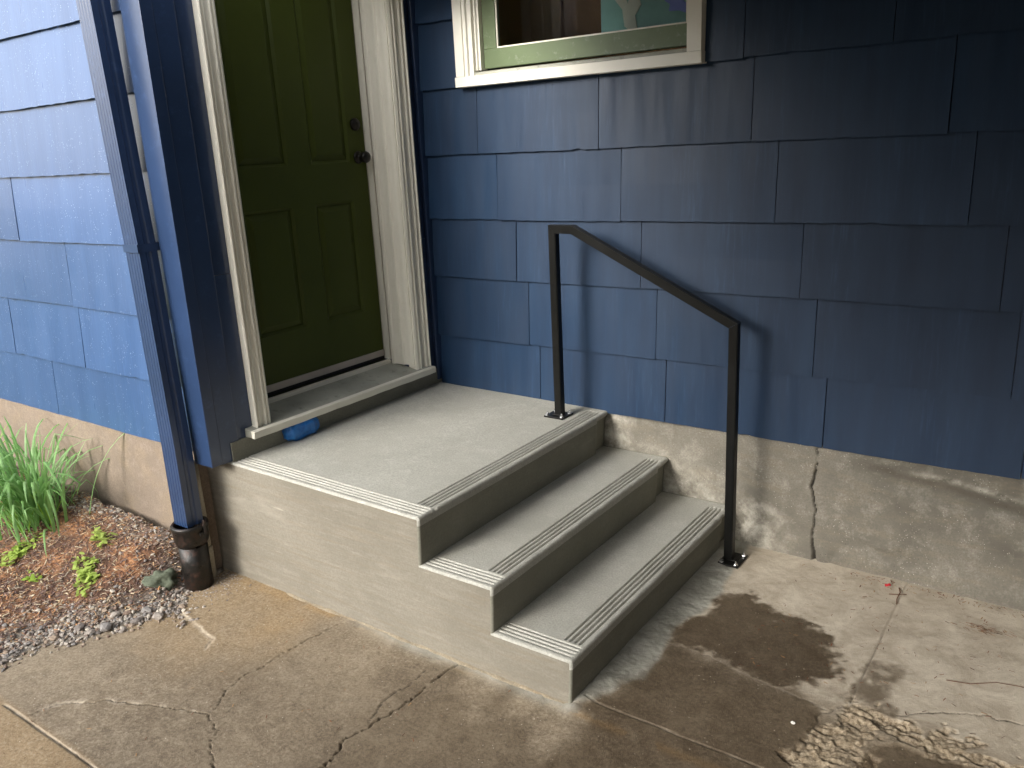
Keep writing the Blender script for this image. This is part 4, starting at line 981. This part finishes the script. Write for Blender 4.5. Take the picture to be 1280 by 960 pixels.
for i in range(34):
    a = r.uniform(0, 2*PI); rad = abs(r.gauss(0, .05))
    blade('leaf', (rad*math.cos(a), rad*math.sin(a), -.02), a, r.uniform(.30, .52), r.uniform(.014, .022), r.uniform(.05, .5), r.uniform(.2, 1.2), M['leaf_base'], p2)
def weed(cx, cy, rad, n, label, h0=.03, sc=1.):
    bm = bmesh.new(); rr_ = random.Random(int(cx*1000)+77)
    for i in range(n):
        a = rr_.uniform(0, 2*PI); q = rad*rr_.random()**.8*(.6+.55*math.sin(a*2+cx*9)+.25*math.sin(a*5)); x, y = q*math.cos(a)*1.25, q*math.sin(a)*.85
        z = bed_h(cx+x, cy+y)[0]-bed_h(cx, cy)[0]+rr_.uniform(.006, h0)
        s_ = rr_.uniform(.004, .020)*sc; aa = rr_.uniform(0, 2*PI); tl = rr_.uniform(-.5, .5)
        d1 = Vector((math.cos(aa), math.sin(aa), tl)); d2 = Vector((-math.sin(aa), math.cos(aa), rr_.uniform(-.4, .4))); c_ = Vector((x, y, z))
        vs = [bm.verts.new(c_+d1*s_*u_+d2*s_*v_) for u_, v_ in ((-1, 0), (-.4, .42), (.4, .4), (1, 0), (.4, -.4), (-.4, -.42))]
        bm.faces.new(vs)
    o = obj('weed', bm, M['weed']); o.location = (cx, cy, bed_h(cx, cy)[0]); tag(o, label, 'weed', 'low weeds in the mulch'); return o
weed(-.37, -1.84, .10, 330, 'low bright green weed patch on mulch nearest the gravel edge')
weed(-.50, -1.68, .07, 130, 'thin pale weed patch between the plant and the drain pipe')
weed(-.86, -1.90, .10, 260, 'broad green weed patch below the drooping strap leaves')
weed(-.60, -1.96, .05, 40, 'sparse sprig of weed in the middle of the mulch')
weed(-1.02, -2.02, .09, 160, 'green weed patch at the left edge of the bed')
weed(.46, -2.02, .010, 9, 'tiny green sprout growing in the pavement crack', .008, .5)

# ================================================================== UNSEEN BLOCKS ADDED TO SHAPE THE LIGHT
nb = thing('neighbour_blocker', 'unseen dark building added across the driveway to keep the right side dark', 'house', (5.8, -12.4, 0))  # unseen building added to darken the right part of the back wall
bm = bmesh.new(); box(bm, -5.4, 6, -2.5, 0, -.05, 3.0); obj('wall', bm, M['blocker_dark'], nb)
bm = bmesh.new(); prism(bm, [(-5.8, 3.0), (6.4, 3.0), (.3, 4.6)], 'y', -2.8, .4); obj('roof', bm, M['roofing'], nb)
cp = thing('carport_blocker', 'unseen low ceiling and side wall added to block sky light over the steps', 'carport_blocker', (4.2, -1.6, 0))  # unseen ceiling and side wall added, edges placed to block sky light
bm = bmesh.new(); box(bm, -3.4, 1.7, -3.9, 1.57, 2.66, 2.74); box(bm, -4.02, -3.401, 1.0, 1.57, 2.66, 2.74); obj('ceiling', bm, M['soffit'], cp)
bm = bmesh.new(); box(bm, 1.6, 1.7, -3.9, 1.59, -.05, 2.655); obj('side_wall', bm, M['blocker_pale_siding'], cp)
far = thing('reflection_blocker', 'unseen long dark block added across the yard to darken reflections', 'house', (-6, -14, 0))  # unseen block added to darken what the wall and window reflect
bm = bmesh.new(); box(bm, -7, 7.5, -3, 0, -.05, 4.0); obj('wall', bm, M['blocker_dark'], far)
bm = bmesh.new(); prism(bm, [(-3.2, 4.0), (.3, 4.0), (-1.45, 5.4)], 'x', -7.3, 7.8); obj('roof', bm, M['roofing'], far)
